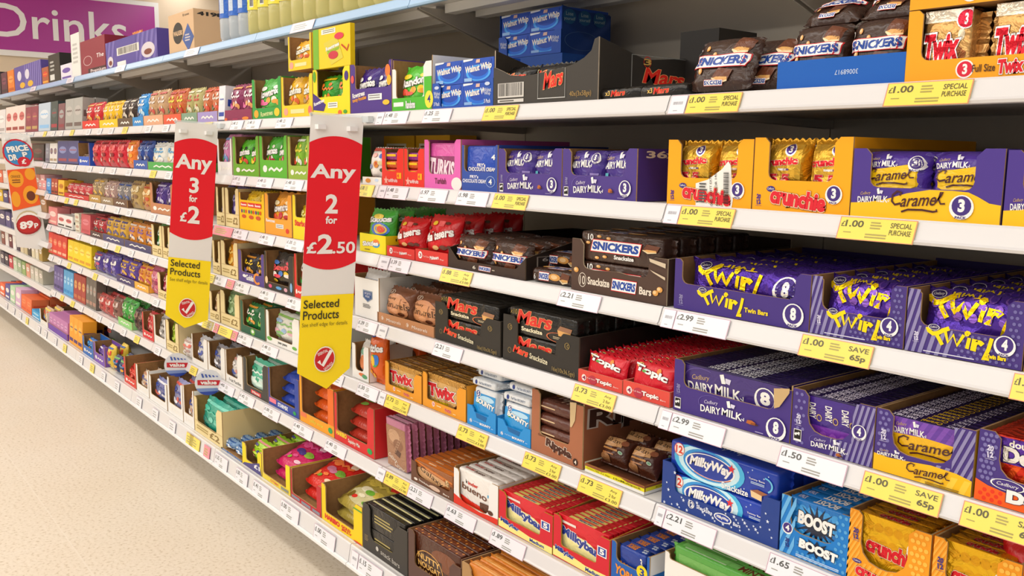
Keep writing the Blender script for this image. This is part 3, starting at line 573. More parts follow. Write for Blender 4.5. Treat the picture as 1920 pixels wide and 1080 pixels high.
def up_(ops, lo): return sub(ops, 0, lo, 1, 1)
def bagx(w, h, t, col, ops=(), kind='p', seed=0, name='chocolate_pack', pe=(5, 3.2), fin=.05, nu=16, nv=14, top=()):
    """a flow-wrapped multipack: pillow with crimped seals on the short sides"""
    rn = random.Random(seed); ph = [rn.uniform(0, 6) for _ in range(4)]
    def pr(x, e): return max(0., 1-abs(2*x-1)**e)**.5
    def yy(u, v):
        q = (u-fin)/(1-2*fin); b = pr(q, pe[0])*pr(v, pe[1]) if 0 < q < 1 else 0
        e = math.exp(-max(0, min(q, 1-q))*8)
        return -t/2*b*(1+math.sin(7*u+5*v+ph[0])*.06+math.sin(11*u-8*v+ph[1])*.04)-.0006+.003*math.sin(26*v+ph[3])*e*(1 if 0 < q < 1 else .6)
    zz = lambda u, v, z: h*(v+(.5-v)*.1*math.exp(-min(u, 1-u)*14))
    mb = MB(); g = [(i/nu, j/nv) for j in range(nv+1) for i in range(nu+1)]
    xx = lambda u, v, j: (u-.5)*w+(.003 if u < .001 and j % 2 else -.003 if u > .999 and j % 2 else 0)
    fr = [(xx(u, v, k//(nu+1)), yy(u, v), zz(u, v, 0)) for k, (u, v) in enumerate(g)]; bk = [(x, -yy(u, v)*.85+.0004, z) for (x, y, z), (u, v) in zip(fr, g)]
    q = lambda i, j: j*(nu+1)+i; N = len(g)
    fs = [(q(i, j), q(i+1, j), q(i+1, j+1), q(i, j+1)) for j in range(nv) for i in range(nu)]
    f2 = fs+[tuple(N+a for a in f[::-1]) for f in fs]
    for j in range(nv): f2 += [(q(0, j+1), N+q(0, j+1), N+q(0, j), q(0, j)), (q(nu, j), N+q(nu, j), N+q(nu, j+1), q(nu, j+1))]
    for i in range(nu): f2 += [(q(i, 0), N+q(i, 0), N+q(i+1, 0), q(i+1, 0)), (q(i+1, nv), N+q(i+1, nv), N+q(i, nv), q(i, nv))]
    mb.add(fr+bk, f2, M(col, kind), True); prints = []
    if ops:
        pm = MB(); draw(pm, ops, lambda u, v, d: Vector(((u-.5)*w, yy(u, v)-d-.0011, zz(u, v, 0))), w, h, kind); prints = [('print', pm.mesh('print'))]
    return Proto(name, mb.mesh(name), prints)
NM.update(snick_pack='peanut_bar_pack', snick_lo='peanut_bar_pack', twix_pack='finger_bar_pack', twix5='finger_bar_pack', crunch3='honeycomb_pack', crunch4='honeycomb_pack', dm8='milk_chocolate_pack', dm4='milk_chocolate_pack', dm3='milk_chocolate_pack', car4='caramel_pack', car3='caramel_pack', dd4='nougat_pack', boost='energy_bar_pack', milkyway='snack_bar_pack', mars10='caramel_bar_pack', snick10='peanut_bar_pack', topic='hazelnut_bar_pack', bounty='coconut_bar_pack', ripple='wavy_bar_pack', gal10='smooth_bar_pack', bueno='hazelnut_wafer_pack', milkybar='white_chocolate_pack', yorkie='biscuit_bar_pack', greenwafer='mint_wafer_pack', orangepack='orange_wafer_pack', nutty='nougat_bar_pack', snackbar='black_snack_pack')
# ---------------------------------------------------------------- goods of the two nearest bays
LAV = '8f88b4'
def lay(mk, w, h, t, px, lev, label, cat='chocolate', tilt=75, y=None, z=None, rz=0, group=None, seed=0):
    y = YF[lev]+.01 if y is None else y; z = (ZT[lev] if z is None else z)
    a = math.radians(tilt); zz = z+.001+t/2*math.sin(a)+(t*.0 if tilt < 60 else 0)
    return mk(w, h, t, seed).put((at_x(px, y, z), y+t/2, zz), label, cat, group, tilt=a, rz=rz)
# second shelf down ------------------------------------------------
t = Tray('a', 1456, 1697, 117, '0e5cb8', 'plain blue tray of dark brown peanut bars', low=1, wl=0, wr=0, depth=.30, edge='0e5cb8', ops=[T('c8d8f0', '30068917', .48, .42, .66, .58, b=.0, r=180)])
t.fill(snick_lo, 2, 3, 1, 2.15, .045, 7, 'brown peanut bar pack', 'chocolate')
for i in range(2):
    w = t.W/2-.012
    snick_pack(w, .085, .03, 4+i).put((t.x0+t.W*(.27+.47*i), t.y+.045, t.z+t.H*2.15+.006), f'brown peanut bar pack lying on the {"left" if i == 0 else "right"} upright packs in the plain blue tray', 'chocolate', tilt=math.radians(62), rz=.05)
def tw(px0, px1, yt, z=None, lab='', H=None, x0=None, x1=None):
    return Tray('a', px0, px1, yt, 'f0a416', lab, low=.3, wl=.105, wr=.1, z=z, H=H, depth=.33, x0=x0, x1=x1, back=.9,
                ops=[('E', 'W', .42, .15, None, .125), ('E', 'd8203c', .42, .15, None, .105), T('W', '3', .405, .08, .438, .22, b=.04), T('5a3818', 'Full Size', .47, .1, .62, .2, b=.02)]+twix(.635, .06, .8, .25)+[T('5a3818', 'Bars', .82, .1, .9, .2, b=.02)])
t = tw(1695.5, 1985, 22, lab='lower orange tray of gold packs')
t.fill(twix_pack, 2, 4, 1, .93, .05, 3, 'gold twin finger pack', 'chocolate')
t2 = tw(0, 0, 0, z=t.z+t.H+.0005, H=t.H, x0=t.x0, x1=t.x1+.0015, lab='upper orange tray of gold packs')
t2.fill(twix_pack, 2, 4, 1, .93, .05, 3, 'gold twin finger pack', 'chocolate')
lay(snick_pack, .128, .098, .035, 1336, 'a', 'leaning loose brown peanut bar pack next to the black carton', tilt=24, rz=.05, y=.035)
lay(snick_pack, .118, .096, .035, 1416, 'a', 'leaning loose brown peanut bar pack touching the plain blue tray', tilt=30, rz=.04, y=.075, seed=2)
# black bar tray with a ragged front
def marslogo(u0, v0, u1, v1): return [('R', '8a8a86', u0, v0, u0+.006, v1), ('R', '8a8a86', u1-.006, v0, u1, v1), ('R', '8a8a86', u0, v1-.015, u1, v1)]
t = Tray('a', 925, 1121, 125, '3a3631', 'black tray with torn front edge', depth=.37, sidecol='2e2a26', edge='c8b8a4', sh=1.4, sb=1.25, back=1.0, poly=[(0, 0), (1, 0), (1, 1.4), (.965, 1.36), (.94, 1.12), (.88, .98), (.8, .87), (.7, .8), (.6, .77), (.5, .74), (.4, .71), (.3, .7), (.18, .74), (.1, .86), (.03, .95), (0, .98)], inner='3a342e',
         ops=[('R', 'd8d4ce', .05, .2, .32, .56), ('B', 'K', .06, .24, .31, .55), ('R', 'd8d4ce', .05, .08, .32, .16), ('L', '5a5650', .07, .09, .3, .15, 1)]+marslogo(.46, .12, .72, .8)[:2]+[('R', 'e8e8e4', .46, .12, .72, .135)]+mars(.52, .38, .7, .76, r=8)+[T('a8884c', '40x(3x58ge)', .76, .1, .95, .25, b=.0)],
         side=marslogo(.24, .2, .74, 1.1)+mars(.34, .45, .66, .8, r=-2)+[('O', 'c02818', .36, .95, None, .13, .14), T('c8a050', '3', .33, .88, .39, 1.02, b=.02), ('R', 'e8e4dc', .77, .98, .96, 1.18), T('K', 'XW188', .79, 1.02, .94, 1.15, b=.02)])
t.fill(lambda w, h, t, s: bag(w, h, t, '14110f', [('E', 'e8c060', .12, .76, .04, .05)]+mars(.2, .56, .85, .76), 'p', s, name='chocolate_pack', pe=(4, 3)), 3, 3, 1, .96, .06, 5, 'shiny black caramel bar pack', 'chocolate')
mp = lambda w, h, t, s: slab(w, h, t, '171411', mars(.34, .3, .66, .75, r=2)+[T('e8c060', 'x3', .2, .35, .31, .72, b=.02)], [], 'p', s, .012, .01)
for i, (px, n) in enumerate(((1171, 'beside the torn black tray'), (1252, 'next to the leaning peanut bars'))):
    mp(.135, .024, .06, i).put((at_x(px, .05, ZT['a']), .062, ZT['a']+.001), f'flat loose black bar pack lying on the shelf {n}', 'chocolate', rz=.03)
c = carton(.1, .15, .12, '24201d', sidecol='34302c', topcol='4a443e', name='carton'); c.put((at_x(1300, .26, ZT['a']), .33, ZT['a']+.001), 'matt black carton set back behind the loose peanut packs', 'carton')
# blue cream whip cartons
def whip_ops(): return [('E', '1c6cd8', .5, .4, .42, .36), ('E', '1a48b0', .52, .5, .3, .26), ('O', '48a4f0', .5, .4, .4, .34, .16), ('P', 'e8ecf4', [(0, .9), (0, 1), (.34, 1), (.3, .94)]), ('P', 'e0b8a8', [(.42, .82), (.44, .96), (.56, .96), (.55, .82)]), T('f8f0e4', 'Walnut Whip', .06, .4, .94, .76, b=.03, sh=.1, r=4), T('3050b0', '3', .85, .78, .93, .94, b=.02), ('R', '90b8e8', .04, .06, .3, .2)]
def whips(px0, px1, yt, lab, z=None, y=None, lev='a', depth=.16, side=False):
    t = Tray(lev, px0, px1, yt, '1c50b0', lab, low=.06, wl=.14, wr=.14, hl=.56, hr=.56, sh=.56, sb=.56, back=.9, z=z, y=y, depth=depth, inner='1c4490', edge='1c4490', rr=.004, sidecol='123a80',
             ops=[q for a in (.01, .85) for q in [T('e8ecf4', 'Walnut', a+.015, .3, a+.125, .38, b=.0), T('e8ecf4', 'Whip', a+.025, .22, a+.115, .3, b=.0), T('e8ecf4', '3 Pack', a+.02, .08, a+.12, .16, b=.01), ('E', 'c8d4ec', a+.07, .46, .04, .035)]])
    t.fill(lambda w, h, tt, s: carton(w, h, tt, '2050b8', whip_ops(), name='chocolate_carton', side=[('E', '1848a8', .25, .6, .1, .3)]), 2, 2, 2, .475, depth/2-.006, 0, 'small blue chocolate carton', 'carton')
    return t
whips(811, 925, 118, 'front blue tray of stacked chocolate cartons')
yb2 = .245; c0 = at_x(935, yb2, ZT['a']); c1 = at_x(1052, yb2, ZT['a']); hb = at_z(112, c0, yb2)-ZT['a']
carton(c1-c0, hb-.001, .16, '1850a8', name='carton').put(((c0+c1)/2, yb2+.08, ZT['a']), 'plain blue carton beneath the raised blue tray', 'carton')
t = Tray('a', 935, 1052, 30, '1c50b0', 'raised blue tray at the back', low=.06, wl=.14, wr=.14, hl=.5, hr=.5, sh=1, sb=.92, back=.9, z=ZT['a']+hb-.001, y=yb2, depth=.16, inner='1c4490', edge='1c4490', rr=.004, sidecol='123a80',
         side=[q for a in (.16, .46, .76) for q in [('E', '1c5c90', a, .78, .13, .16), T('a8c0c8', 'Lose', a-.07, .8, a+.07, .88, b=0), T('a8c0c8', 'yourself', a-.11, .68, a+.11, .77, b=0)]]+[('O', '5878a8', .4, .28, .34, .2, .03)],
         ops=[q for a in (.01, .85) for q in [T('e8ecf4', 'Walnut', a+.015, .3, a+.125, .38, b=.0), T('e8ecf4', 'Whip', a+.025, .22, a+.115, .3, b=.0)]])
t.fill(lambda w, h, tt, s: carton(w, h, tt, '2050b8', whip_ops(), name='chocolate_carton'), 2, 1, 2, .475, .15, 0, 'small blue chocolate carton', 'carton')
# third shelf down -------------------------------------------------
for px0, px1, yt, lab, ts in ((1250, 1409, 262, 'orange tray with torn white delivery label', 1), (1410, 1593, 258, 'orange tray beside purple caramel tray', 0)):
    t = Tray('b', px0, px1, yt, 'f8a80c', lab, low=.42, wl=.16, wr=.17, depth=.38, back=.98, inner='8a6230')
    asp(t.H/t.W); pm = MB()
    draw(pm, olymp(.07, .15, .075, '4a3088')+[('E', '40307c', .2, .3, .045, .04), T('W', 'Cadbury', .165, .28, .235, .32, b=0)]+crunchie(.2, .06, .78, .3, -6)+roundel(.85, .27, .115, '3'), lambda u, v, d: Vector(((u-.5)*t.W, -t.D/2-d, v*t.H)), t.W, t.H)
    pm.obj('print', [o for o in t.root.children if o.name.startswith('front')][0])
    if ts:
        mb = MB(); o = Vector((-t.W/2, -t.D/2-.001, 0)); P = [(.37, -.03), (.79, 0.0), (.8, .12), (.76, .62), (.73, .68), (.66, .56), (.5, .4), (.36, .34)]
        mb.prism([(u*t.W, v*t.H) for u, v in P], o, X3, Z3, -Y3, .0006, M('f0eee8', 'c')); dl = mb.obj('delivery_label', t.root); dl['label'] = 'torn white paper delivery label'
        pm = MB(); draw(pm, [('B', 'K', .1, .02, .9, .02)][:0]+[T('K', '6506 DOOR 145', .46, .24, .76, .28, b=0, r=96), T('K', 'NORTHCOTT EXTRA', .38, .22, .72, .26, b=0, r=96), ('L', '5a5a5a', .41, .05, .52, .36, 7)]+[('R', 'K', .7-.1*q, .06+.018*i, .76-.1*q, .06+.018*i+(.008 if i % 3 else .012)) for q in (0,) for i in range(26)], lambda u, v, d: o+X3*u*t.W+Z3*v*t.H-Y3*(d+.0006), t.W, t.H); pm.obj('print', dl)
    t.fill(crunch3, 2, 2, 1, .97, .05, 2, 'gold foil honeycomb bag', 'chocolate')
for px0, px1, yt, lab in ((1594, 1876, 278, 'purple and yellow three pack tray'), (1879, 2150, 281, 'purple and yellow tray at picture edge')):
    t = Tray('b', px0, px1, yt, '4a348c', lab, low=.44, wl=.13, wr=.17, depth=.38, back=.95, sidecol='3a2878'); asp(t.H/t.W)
    pm = MB(); draw(pm, [('P', 'f4c018', [(0, 0), (1, 0), (1, .26), (.93, .28), (.86, .36), (.8, .415), (.7, .43), (.55, .43), (.4, .37), (.25, .27), (.12, .22), (0, .2)])]+dmilk(.05, .21, .28, .43, arc=False)+caramel(.29, .1, .66, .4)+roundel(.765, .23, .155, '3'), lambda u, v, d: Vector(((u-.5)*t.W, -t.D/2-d, v*t.H)), t.W, t.H)
    pm.obj('print', [o for o in t.root.children if o.name.startswith('front')][0])
    t.fill(car3, 2, 3, 1, .93, .035, 2, 'purple and yellow caramel pack', 'chocolate')
for px0, px1, yt, lab in ((934, 1053, 278, 'narrower dark purple three pack tray'), (1054, 1193, 278, 'wider dark purple three pack tray')):
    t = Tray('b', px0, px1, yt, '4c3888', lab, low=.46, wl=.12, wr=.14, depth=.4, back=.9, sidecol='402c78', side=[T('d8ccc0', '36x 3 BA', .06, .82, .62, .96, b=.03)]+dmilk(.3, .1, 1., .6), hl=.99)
    asp(t.H/t.W); pm = MB(); draw(pm, olymp(.06, .34, .075, LAV)+fair(.06, .13, .09)+dmilk(.17, .1, .58, .44, 'e0d8e8')+chunk(.68, .18, .06, t.H/t.W)+roundel(.87, .25, .15, '3')+[('L', 'a8a0c8', .78, .04, .92, .06, 1)], lambda u, v, d: Vector(((u-.5)*t.W, -t.D/2-d, v*t.H)), t.W, t.H)
    pm.obj('print', [o for o in t.root.children if o.name.startswith('front')][0])
    t.fill(dm3, 2, 3, 1, .93, .036, 2, 'dark purple milk chocolate pack', 'chocolate')
t = Tray('b', 796, 864, 262, 'e066b4', 'pink tray of turkish delight bars', low=.3, wl=.13, wr=.16, depth=.34, ops=[T('7a3050', 'Turkish', .3, .1, .62, .22, b=.04), ('E', 'f0e8e4', .9, .12, .14, .13)], back=.9, inner='b04c88')
t.fill(lambda w, h, t, s: slab(w, h, t, 'd858a8', [('R', '8a3468', .0, .06, 1, .7), T('f4dce8', 'TURKISH', .03, .2, .97, .62, b=.04, r=-6)], [], 'p', s, .004), 1, 6, 1, .9, .04, 2, 'pink turkish delight pack', 'chocolate')
t = Tray('b', 866, 933, 272, '2c4ea4', 'royal blue tray of chocolate cream bars', low=.42, wl=.06, wr=.06, depth=.34, back=.95, ops=[T('e8e8f4', "FRY's", .24, .28, .48, .35, b=.03), T('e8e8f4', 'CHOCOLATE CREAM', .03, .18, .7, .26, b=.03), ('O', '8aa0d4', .82, .22, .13, .12, .12), T('W', '4', .77, .16, .86, .28, b=.03)])
t.fill(lambda w, h, t, s: slab(w, h, t, '1c48b4', [T('W', "FRY's", .36, .52, .62, .6, b=.03), T('W', 'CHOCOLATE CREAM', .08, .42, .94, .51, b=.03), T('W', '4', .8, .68, .92, .8, b=.03)], [], 'p', s, .003), 1, 6, 1, .95, .035, 2, 'royal blue chocolate cream pack', 'chocolate')
for px0, px1, yt, lab, nm in ((716.5, 757.5, 279, 'red fruit tray beside white bean tray', 'red'), (758, 796, 279, 'red fruit tray beside pink tray', 'red')):
    t = Tray('b', px0, px1, yt, 'e43428', lab, low=.4, wl=.16, wr=.3, depth=.3, back=1., ops=[T('W', 'softfruits', .3, .1, .72, .2, b=.01), ('X', 'f0b0a0', .2, .14, .13), ('R', 'f4a818', .7, .2, .9, .36), T('e43428', '4', .72, .22, .8, .34, b=.02)])
    t.fill(lambda w, h, tt, s: slab(w, h, tt, ('8a2880', 'd83038', 'c8501c', '7c2c88')[s % 4], [('R', 'f0c020', .1, .5, .6, .8)], [('P', 'f0b820', [(.3, .1), (.9, .1), (.8, .9), (.5, .9)])], 'p', s, .004), 1, 2, 4, .21, .1, 0, 'purple fruit sweet pack', 'sweets', variants=3)
t = Tray('b', 680, 716, 331, 'f0eae4', 'white tray with coloured jelly beans', low=1, wl=0, wr=0, depth=.25, ops=[('E', 'e0902c', .3, .5, .14, .3), ('E', 'c8d8f0', .75, .6, .1, .2)], sidecol='e8e0dc', side=[('E', '583070', .3, .4, .2, .3)])
t.fill(lambda w, h, t, s: bag(w, h, t, 'f0e8e4', [('R', 'e04838', .0, .88, 1, .97), ('E', 'e08820', .55, .5, .18, .1), T('c82820', 'JB', .42, .46, .68, .56, b=.04), ('E', '3868c0', .8, .74, .12, .07), ('E', 'f4a8a0', .45, .76, .12, .06), ('E', '385838', .85, .34, .12, .06), ('E', '8890c0', .2, .44, .1, .07), ('E', 'e0d8a8', .8, .54, .1, .06), ('E', 'e8c8b0', .3, .1, .2, .08)], 'p', s), 1, 3, 1, 4.9, .055, 3, 'white jelly bean bag', 'sweets')
for i, px in enumerate((708, 770)):
    c = carton(.19, .14, .1, 'd8a018', [('R', 'e8dcc8', .1, .6, .75, .82), ('L', '8a6a30', .14, .63, .7, .79, 2)], name='carton'); c.put((at_x(px, .3, ZT['b']), .43, ZT['b']+.001), f'yellow carton with a white label behind the {"white bean" if i == 0 else "red soft fruits"} tray', 'carton')
# fourth shelf down ------------------------------------------------
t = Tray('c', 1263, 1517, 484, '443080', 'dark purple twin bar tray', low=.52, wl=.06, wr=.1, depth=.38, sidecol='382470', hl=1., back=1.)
asp(t.H/t.W); FP = lambda: [o for o in t.root.children if o.name.startswith('front')][0]
def front(ops):
    pm = MB(); draw(pm, ops, lambda u, v, d: Vector(((u-.5)*t.W, -t.D/2-d, v*t.H)), t.W, t.H); pm.obj('print', FP())
front(olymp(.06, .2, .1, LAV)+twirl(.2, .07, .55, .48)+[T('Y', 'Twin Bars', .56, .16, .73, .25, b=.03)]+roundel(.9, .27, .2, '8'))
t.fill(lambda w, h, tt, s: twirl_p(w, h, tt, s, '8'), 1, 5, 1, .98, .055, 3, 'violet foil eight bar pack', 'chocolate')
for px0, px1, yt, lab in ((1518, 1694, 516, 'striped tray beside dark purple twin tray'), (1696, 1917, 540, 'striped and spotted twin bar tray rightmost')):
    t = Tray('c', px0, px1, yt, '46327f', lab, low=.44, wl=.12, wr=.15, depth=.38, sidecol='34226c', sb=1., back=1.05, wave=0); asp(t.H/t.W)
    front([('ST', LAV, 0, 0, .12, 1, 2, .25), ('ST', LAV, .12, 0, .42, .43, 4, .25), ('D', '7068a4', .42, .02, 1, .42, 11, 5, .026), ('D', '7068a4', .86, .44, .99, .98, 3, 6, .026)]+olymp(.1, .26, .075)+twirl(.2, .08, .76, .47)+[T('Y', 'Twin Bars', .72, .1, .88, .17, b=.05, o='2c1c5c')]+roundel(.86, .34, .145, '4', core='46327f')+[('L', 'e4e0f0', .18, .035, .86, .065, 1)])
    t.fill(lambda w, h, tt, s: twirl_p(w, h, tt, s, '4'), 1, 5, 1, .96, .055, 8, 'spotted violet foil twin bar pack', 'chocolate')
t = Tray('c', 1919, 2090, 560, 'f0c010', 'yellow tray just inside the picture edge', low=.5, wl=.1, wr=.1, depth=.3)
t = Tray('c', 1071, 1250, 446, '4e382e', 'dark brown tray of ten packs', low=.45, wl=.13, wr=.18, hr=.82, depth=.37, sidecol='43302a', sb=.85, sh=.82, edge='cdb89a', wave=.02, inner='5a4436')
asp(t.H/t.W); front([T('e0d4c4', '10', .1, .13, .16, .3, b=.01), ('O', 'e0d4c4', .13, .22, .045, .14, .1), T('e8dccc', 'Snacksize', .19, .15, .43, .3, b=.03)]+snick(.45, .12, .71, .33)+[T('e8dccc', 'Bars', .74, .13, .86, .27, b=.03)]+peanuts([(.06, .4), (.9, .2), (.94, .27)], .05)+[('P', 'd0bea4', [(.83, .8), (.99, .74), (.99, .66), (.84, .74)]), ('P', 'd0bea4', [(.84, .6), (.99, .5), (.99, .45), (.88, .55)])])
t.fill(snick10, 1, 5, 2, .56, .05, 0, 'brown ten bar peanut pack', 'chocolate')
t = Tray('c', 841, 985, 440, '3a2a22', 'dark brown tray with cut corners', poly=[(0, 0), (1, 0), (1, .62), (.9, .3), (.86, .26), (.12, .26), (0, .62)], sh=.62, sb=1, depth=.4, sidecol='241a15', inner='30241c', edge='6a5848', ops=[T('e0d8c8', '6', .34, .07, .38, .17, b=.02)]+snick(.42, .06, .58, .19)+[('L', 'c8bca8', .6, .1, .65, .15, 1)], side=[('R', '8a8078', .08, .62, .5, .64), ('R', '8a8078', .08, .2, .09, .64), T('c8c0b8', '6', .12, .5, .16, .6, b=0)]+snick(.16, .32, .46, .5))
t.fill(snick_pack, 2, 4, 1, 1.0, .04, 2, 'brown six bar peanut pack', 'chocolate')
for i, (px, yy, zz) in enumerate(((1029, .03, 0), (1045, .09, .028))):
    slab(.15, .03, .06, 'BR', [T('W', '6', .08, .2, .12, .6, b=0)]+snick(.2, .2, .45, .75)+peanuts([(.58, .5)], .25)+snbar(.7, .1, .24, .8), snick(.3, .2, .7, .8)+peanuts([(.2, .5), (.85, .4)], .2), 'p', i, .012, .01, 'chocolate_pack').put((at_x(px, yy, ZT['c']), yy+.035, ZT['c']+.001+zz), f'loose brown peanut bar pack lying {"on the shelf" if i == 0 else "on another"} beside the cut corner tray', 'chocolate', rz=.06)
for px0, px1, yt, lab in ((725.5, 778, 460, 'red tray beside green fruit bags'), (779, 840, 466, 'red tray beside cut corner tray')):
    t = Tray('c', px0, px1, yt, 'd83a34', lab, low=1, wl=0, wr=0, depth=.34, edge='d83a34', ops=[('E', 'W', .16, .55, None, .3), T('a02020', '3', .12, .4, .2, .7, b=.02), T('f0d0c8', 'Full Size', .26, .42, .44, .56, b=0), T('W', 'Maltesers', .47, .36, .74, .66, b=.03, r=6), T('f0d0c8', 'Bags', .78, .36, .9, .5, b=0)])
    t.fill(lambda w, h, tt, s: bag(w, h, tt, 'd0141c', [('E', 'f0c830', .36, .78, .08, .05), ('R', 'e86060', .48, .72, .66, .84), ('E', '5a2c1c', .75, .8, .07, .035), ('E', '6a3424', .2, .66, .08, .04), T('W', 'Maltesers', .08, .42, .94, .62, b=.045, r=12, o='8a1010'), ('E', '6a3020', .7, .26, .1, .05), ('E', 'e0b070', .5, .24, .09, .05), ('E', '5a2818', .86, .28, .07, .04)], 'p', s, name='sweet_bag', fin=.06), 1, 4, 1, 3.7, .06, 9, 'shiny red malt ball bag', 'sweets')
t = Tray('c', 675, 724, 436, 'f0dc14', 'yellow tray of rainbow fruit sweet bags', low=1, wl=0, wr=0, depth=.3, edge='e8d818', sidecol='e0cc10', ops=[('E', '3898d0', .62, .5, .16, .2), ('E', 'f08030', .64, .6, .12, .16), T('W', 'Skittles', .12, .36, .72, .62, b=.05, o='3a3018', r=4), ('L', '8a7a20', .2, .1, .5, .2, 1)], side=[T('4a4010', '14 POUCH', .1, .7, .7, .85, b=0)])
t.fill(lambda w, h, tt, s: bag(w, h, tt, '3aa42c', [('E', '4878d0', .6, .5, .34, .16), ('E', 'e8c830', .62, .5, .26, .12), ('E', 'e04838', .66, .5, .17, .08), T('f0f0f0', 'Skittles', .1, .66, .95, .8, b=.05, r=4, o='204818'), ('E', 'f0d040', .5, .8, .2, .06)], 'p', s), 1, 4, 1, 2.3, .05, 6, 'bright green fruit sweet bag', 'sweets')
# fifth shelf down -------------------------------------------------
t = Tray('d', 1262, 1481, 672, '443080', 'dark purple eight pack tray', low=.5, wl=.09, wr=.13, hr=.92, depth=.4, sidecol='382470', edge='c0a070', back=1.02); asp(t.H/t.W)
front(olymp(.045, .44, .09, LAV)+fair(.045, .16, .1)+dmilk(.26, .13, .64, .46, 'd8d0e8')+chunk(.7, .18, .055, .7)+roundel(.9, .21, .19, '8')+[('P', 'c8a878', [(.87, .9), (.99, .96), (.99, .88), (.92, .6), (.88, .55)]), ('L', 'b0a8d0', .74, .03, .84, .06, 1)])
t.fill(dm8, 1, 24, 1, .93, .0125, -7, 'thin purple milk chocolate pack', 'chocolate')
t = Tray('d', 1482, 1636, 727, '46327f', 'spotted and striped four pack tray', low=.3, wl=.2, wr=.26, depth=.4, sidecol='34226c', rr=.03, back=1.); asp(t.H/t.W)
front([('D', '7870ac', 0, .02, .2, .98, 3, 8, .03), ('ST', LAV, .5, 0, .75, .3, 4, .25), ('ST', LAV, .75, 0, 1, .98, 4, .25)]+olymp(.09, .48, .09)+fair(.09, .2, .1)+dmilk(.27, .08, .72, .3, 'd8d0e8')+roundel(.84, .54, .12, '4', core='46327f')+chunk(.62, .06, .04, .8))
t.fill(dm4, 1, 22, 1, .92, .013, -7, 'spotted purple four bar pack', 'chocolate')
t = Tray('d', 1637, 1822, 764, '46327f', 'spotted purple and yellow tray', low=.36, wl=.18, wr=.2, depth=.4, sidecol='e0a810', rr=.03, back=1.); asp(t.H/t.W)
front([('D', '7870ac', 0, .3, .18, .98, 3, 8, .03), ('ST', LAV, .62, .2, .8, .34, 2, .4), ('ST', LAV, .8, .2, 1, .98, 3, .4), ('P', 'f4bc18', [(0, 0), (1, 0), (1, .24), (.85, .29), (.6, .31), (.35, .27), (.15, .25), (0, .27)]), ('ST', 'f8cc40', .5, .0, 1, .22, 4, .4)]+olymp(.09, .6, .09)+dmilk(.04, .26, .34, .4, arc=False)+caramel(.35, .06, .8, .27)+[('L', '6a5018', .56, .01, .9, .05, 2)])
t.fill(car4, 1, 22, 1, .9, .013, -7, 'thin purple and yellow caramel pack', 'chocolate')
t = Tray('d', 1826, 2040, 803, '46327f', 'spotted purple and orange tray', low=.38, wl=.2, wr=.2, depth=.4, rr=.03, back=1.); asp(t.H/t.W)
front([('D', '7870ac', 0, .3, .2, .98, 4, 9, .028), ('P', 'f06018', [(0, 0), (1, 0), (1, .28), (.7, .24), (.3, .2), (.12, .24), (0, .3)]), ('D', 'e83818', 0, .02, .3, .2, 4, 3, .03), ('O', 'W', .3, .31, .16, .075, .1), ('E', '46327f', .3, .31, .13, .06), T('W', 'Cadbury', .2, .28, .4, .34, b=0, sh=.3), T('W', 'double', .5, .24, .8, .34, b=.03, o='201040'), T('W', 'Decker', .3, .08, .98, .26, b=.08, o='201040')]+olymp(.12, .72, .09))
t.fill(dd4, 1, 22, 1, .95, .013, -7, 'thin purple and red nougat pack', 'chocolate')
for px0, px1, yt, lab in ((1084, 1167, 691, 'coral tray beside black tray'), (1168, 1256, 712, 'coral tray beside dark purple tray')):
    t = Tray('d', px0, px1, yt, 'dc4c40', lab, low=1, wl=0, wr=0, depth=.4, edge='e89078', inner='b4503c', ops=[('E', 'f4e4dc', .14, .42, None, .26), T('8a2050', '4', .1, .26, .18, .58, b=.03), ('E', 'b83448', .34, .4, .1, .34), T('f4e0d8', 'Full Size', .22, .42, .4, .52, b=.0), T('f8f0ec', 'Topic', .42, .22, .78, .62, b=.05, o=('8a2030', .02)), T('f4e0d8', 'Bars', .82, .3, .93, .4, b=0)])
    t.fill(topic, 1, 18, 1, 2.35, .019, 10, 'shiny red hazelnut bar pack', 'chocolate')
for px0, px1, yt, lab in ((816, 938, 564, 'black tray beside brown button bags'), (943, 1085, 588, 'black tray beside coral tray')):
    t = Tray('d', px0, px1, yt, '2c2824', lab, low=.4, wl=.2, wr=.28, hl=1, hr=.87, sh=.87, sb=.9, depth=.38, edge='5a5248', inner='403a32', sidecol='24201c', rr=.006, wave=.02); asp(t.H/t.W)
    front([('O', 'a08850', .1, .75, None, .07, .14), T('a08850', '10', .07, .71, .13, .79, b=0), ('O', 'a08850', .86, .64, None, .07, .14), T('a08850', '10', .83, .6, .89, .68, b=0), ('O', 'a08850', .1, .24, None, .06, .14)]+mars(.16, .2, .36, .36, r=-6)+[T('e0d8b8', 'Snacksize', .38, .16, .62, .28, b=.02, r=-4), T('a08850', '16x(10x36.5ge)', .68, .03, .96, .15, b=0)])
    t.fill(mars10, 1, 4, 2, .58, .055, 0, 'glossy black ten bar pack', 'chocolate')
t = Tray('d', 707.5, 814, 584, 'b88058', 'terracotta tray of chocolate button bags', low=1, wl=0, wr=0, depth=.36, edge='c89870', ops=[q for a in (.1, .56) for q in [('O', 'f0e4d8', a, .5, None, .2, .15), T('f0e4d8', '3', a-.02, .38, a+.02, .6, b=.01), T('f0e4d8', 'Minstrels', a+.08, .3, a+.34, .6, b=.0, sh=.2)]])
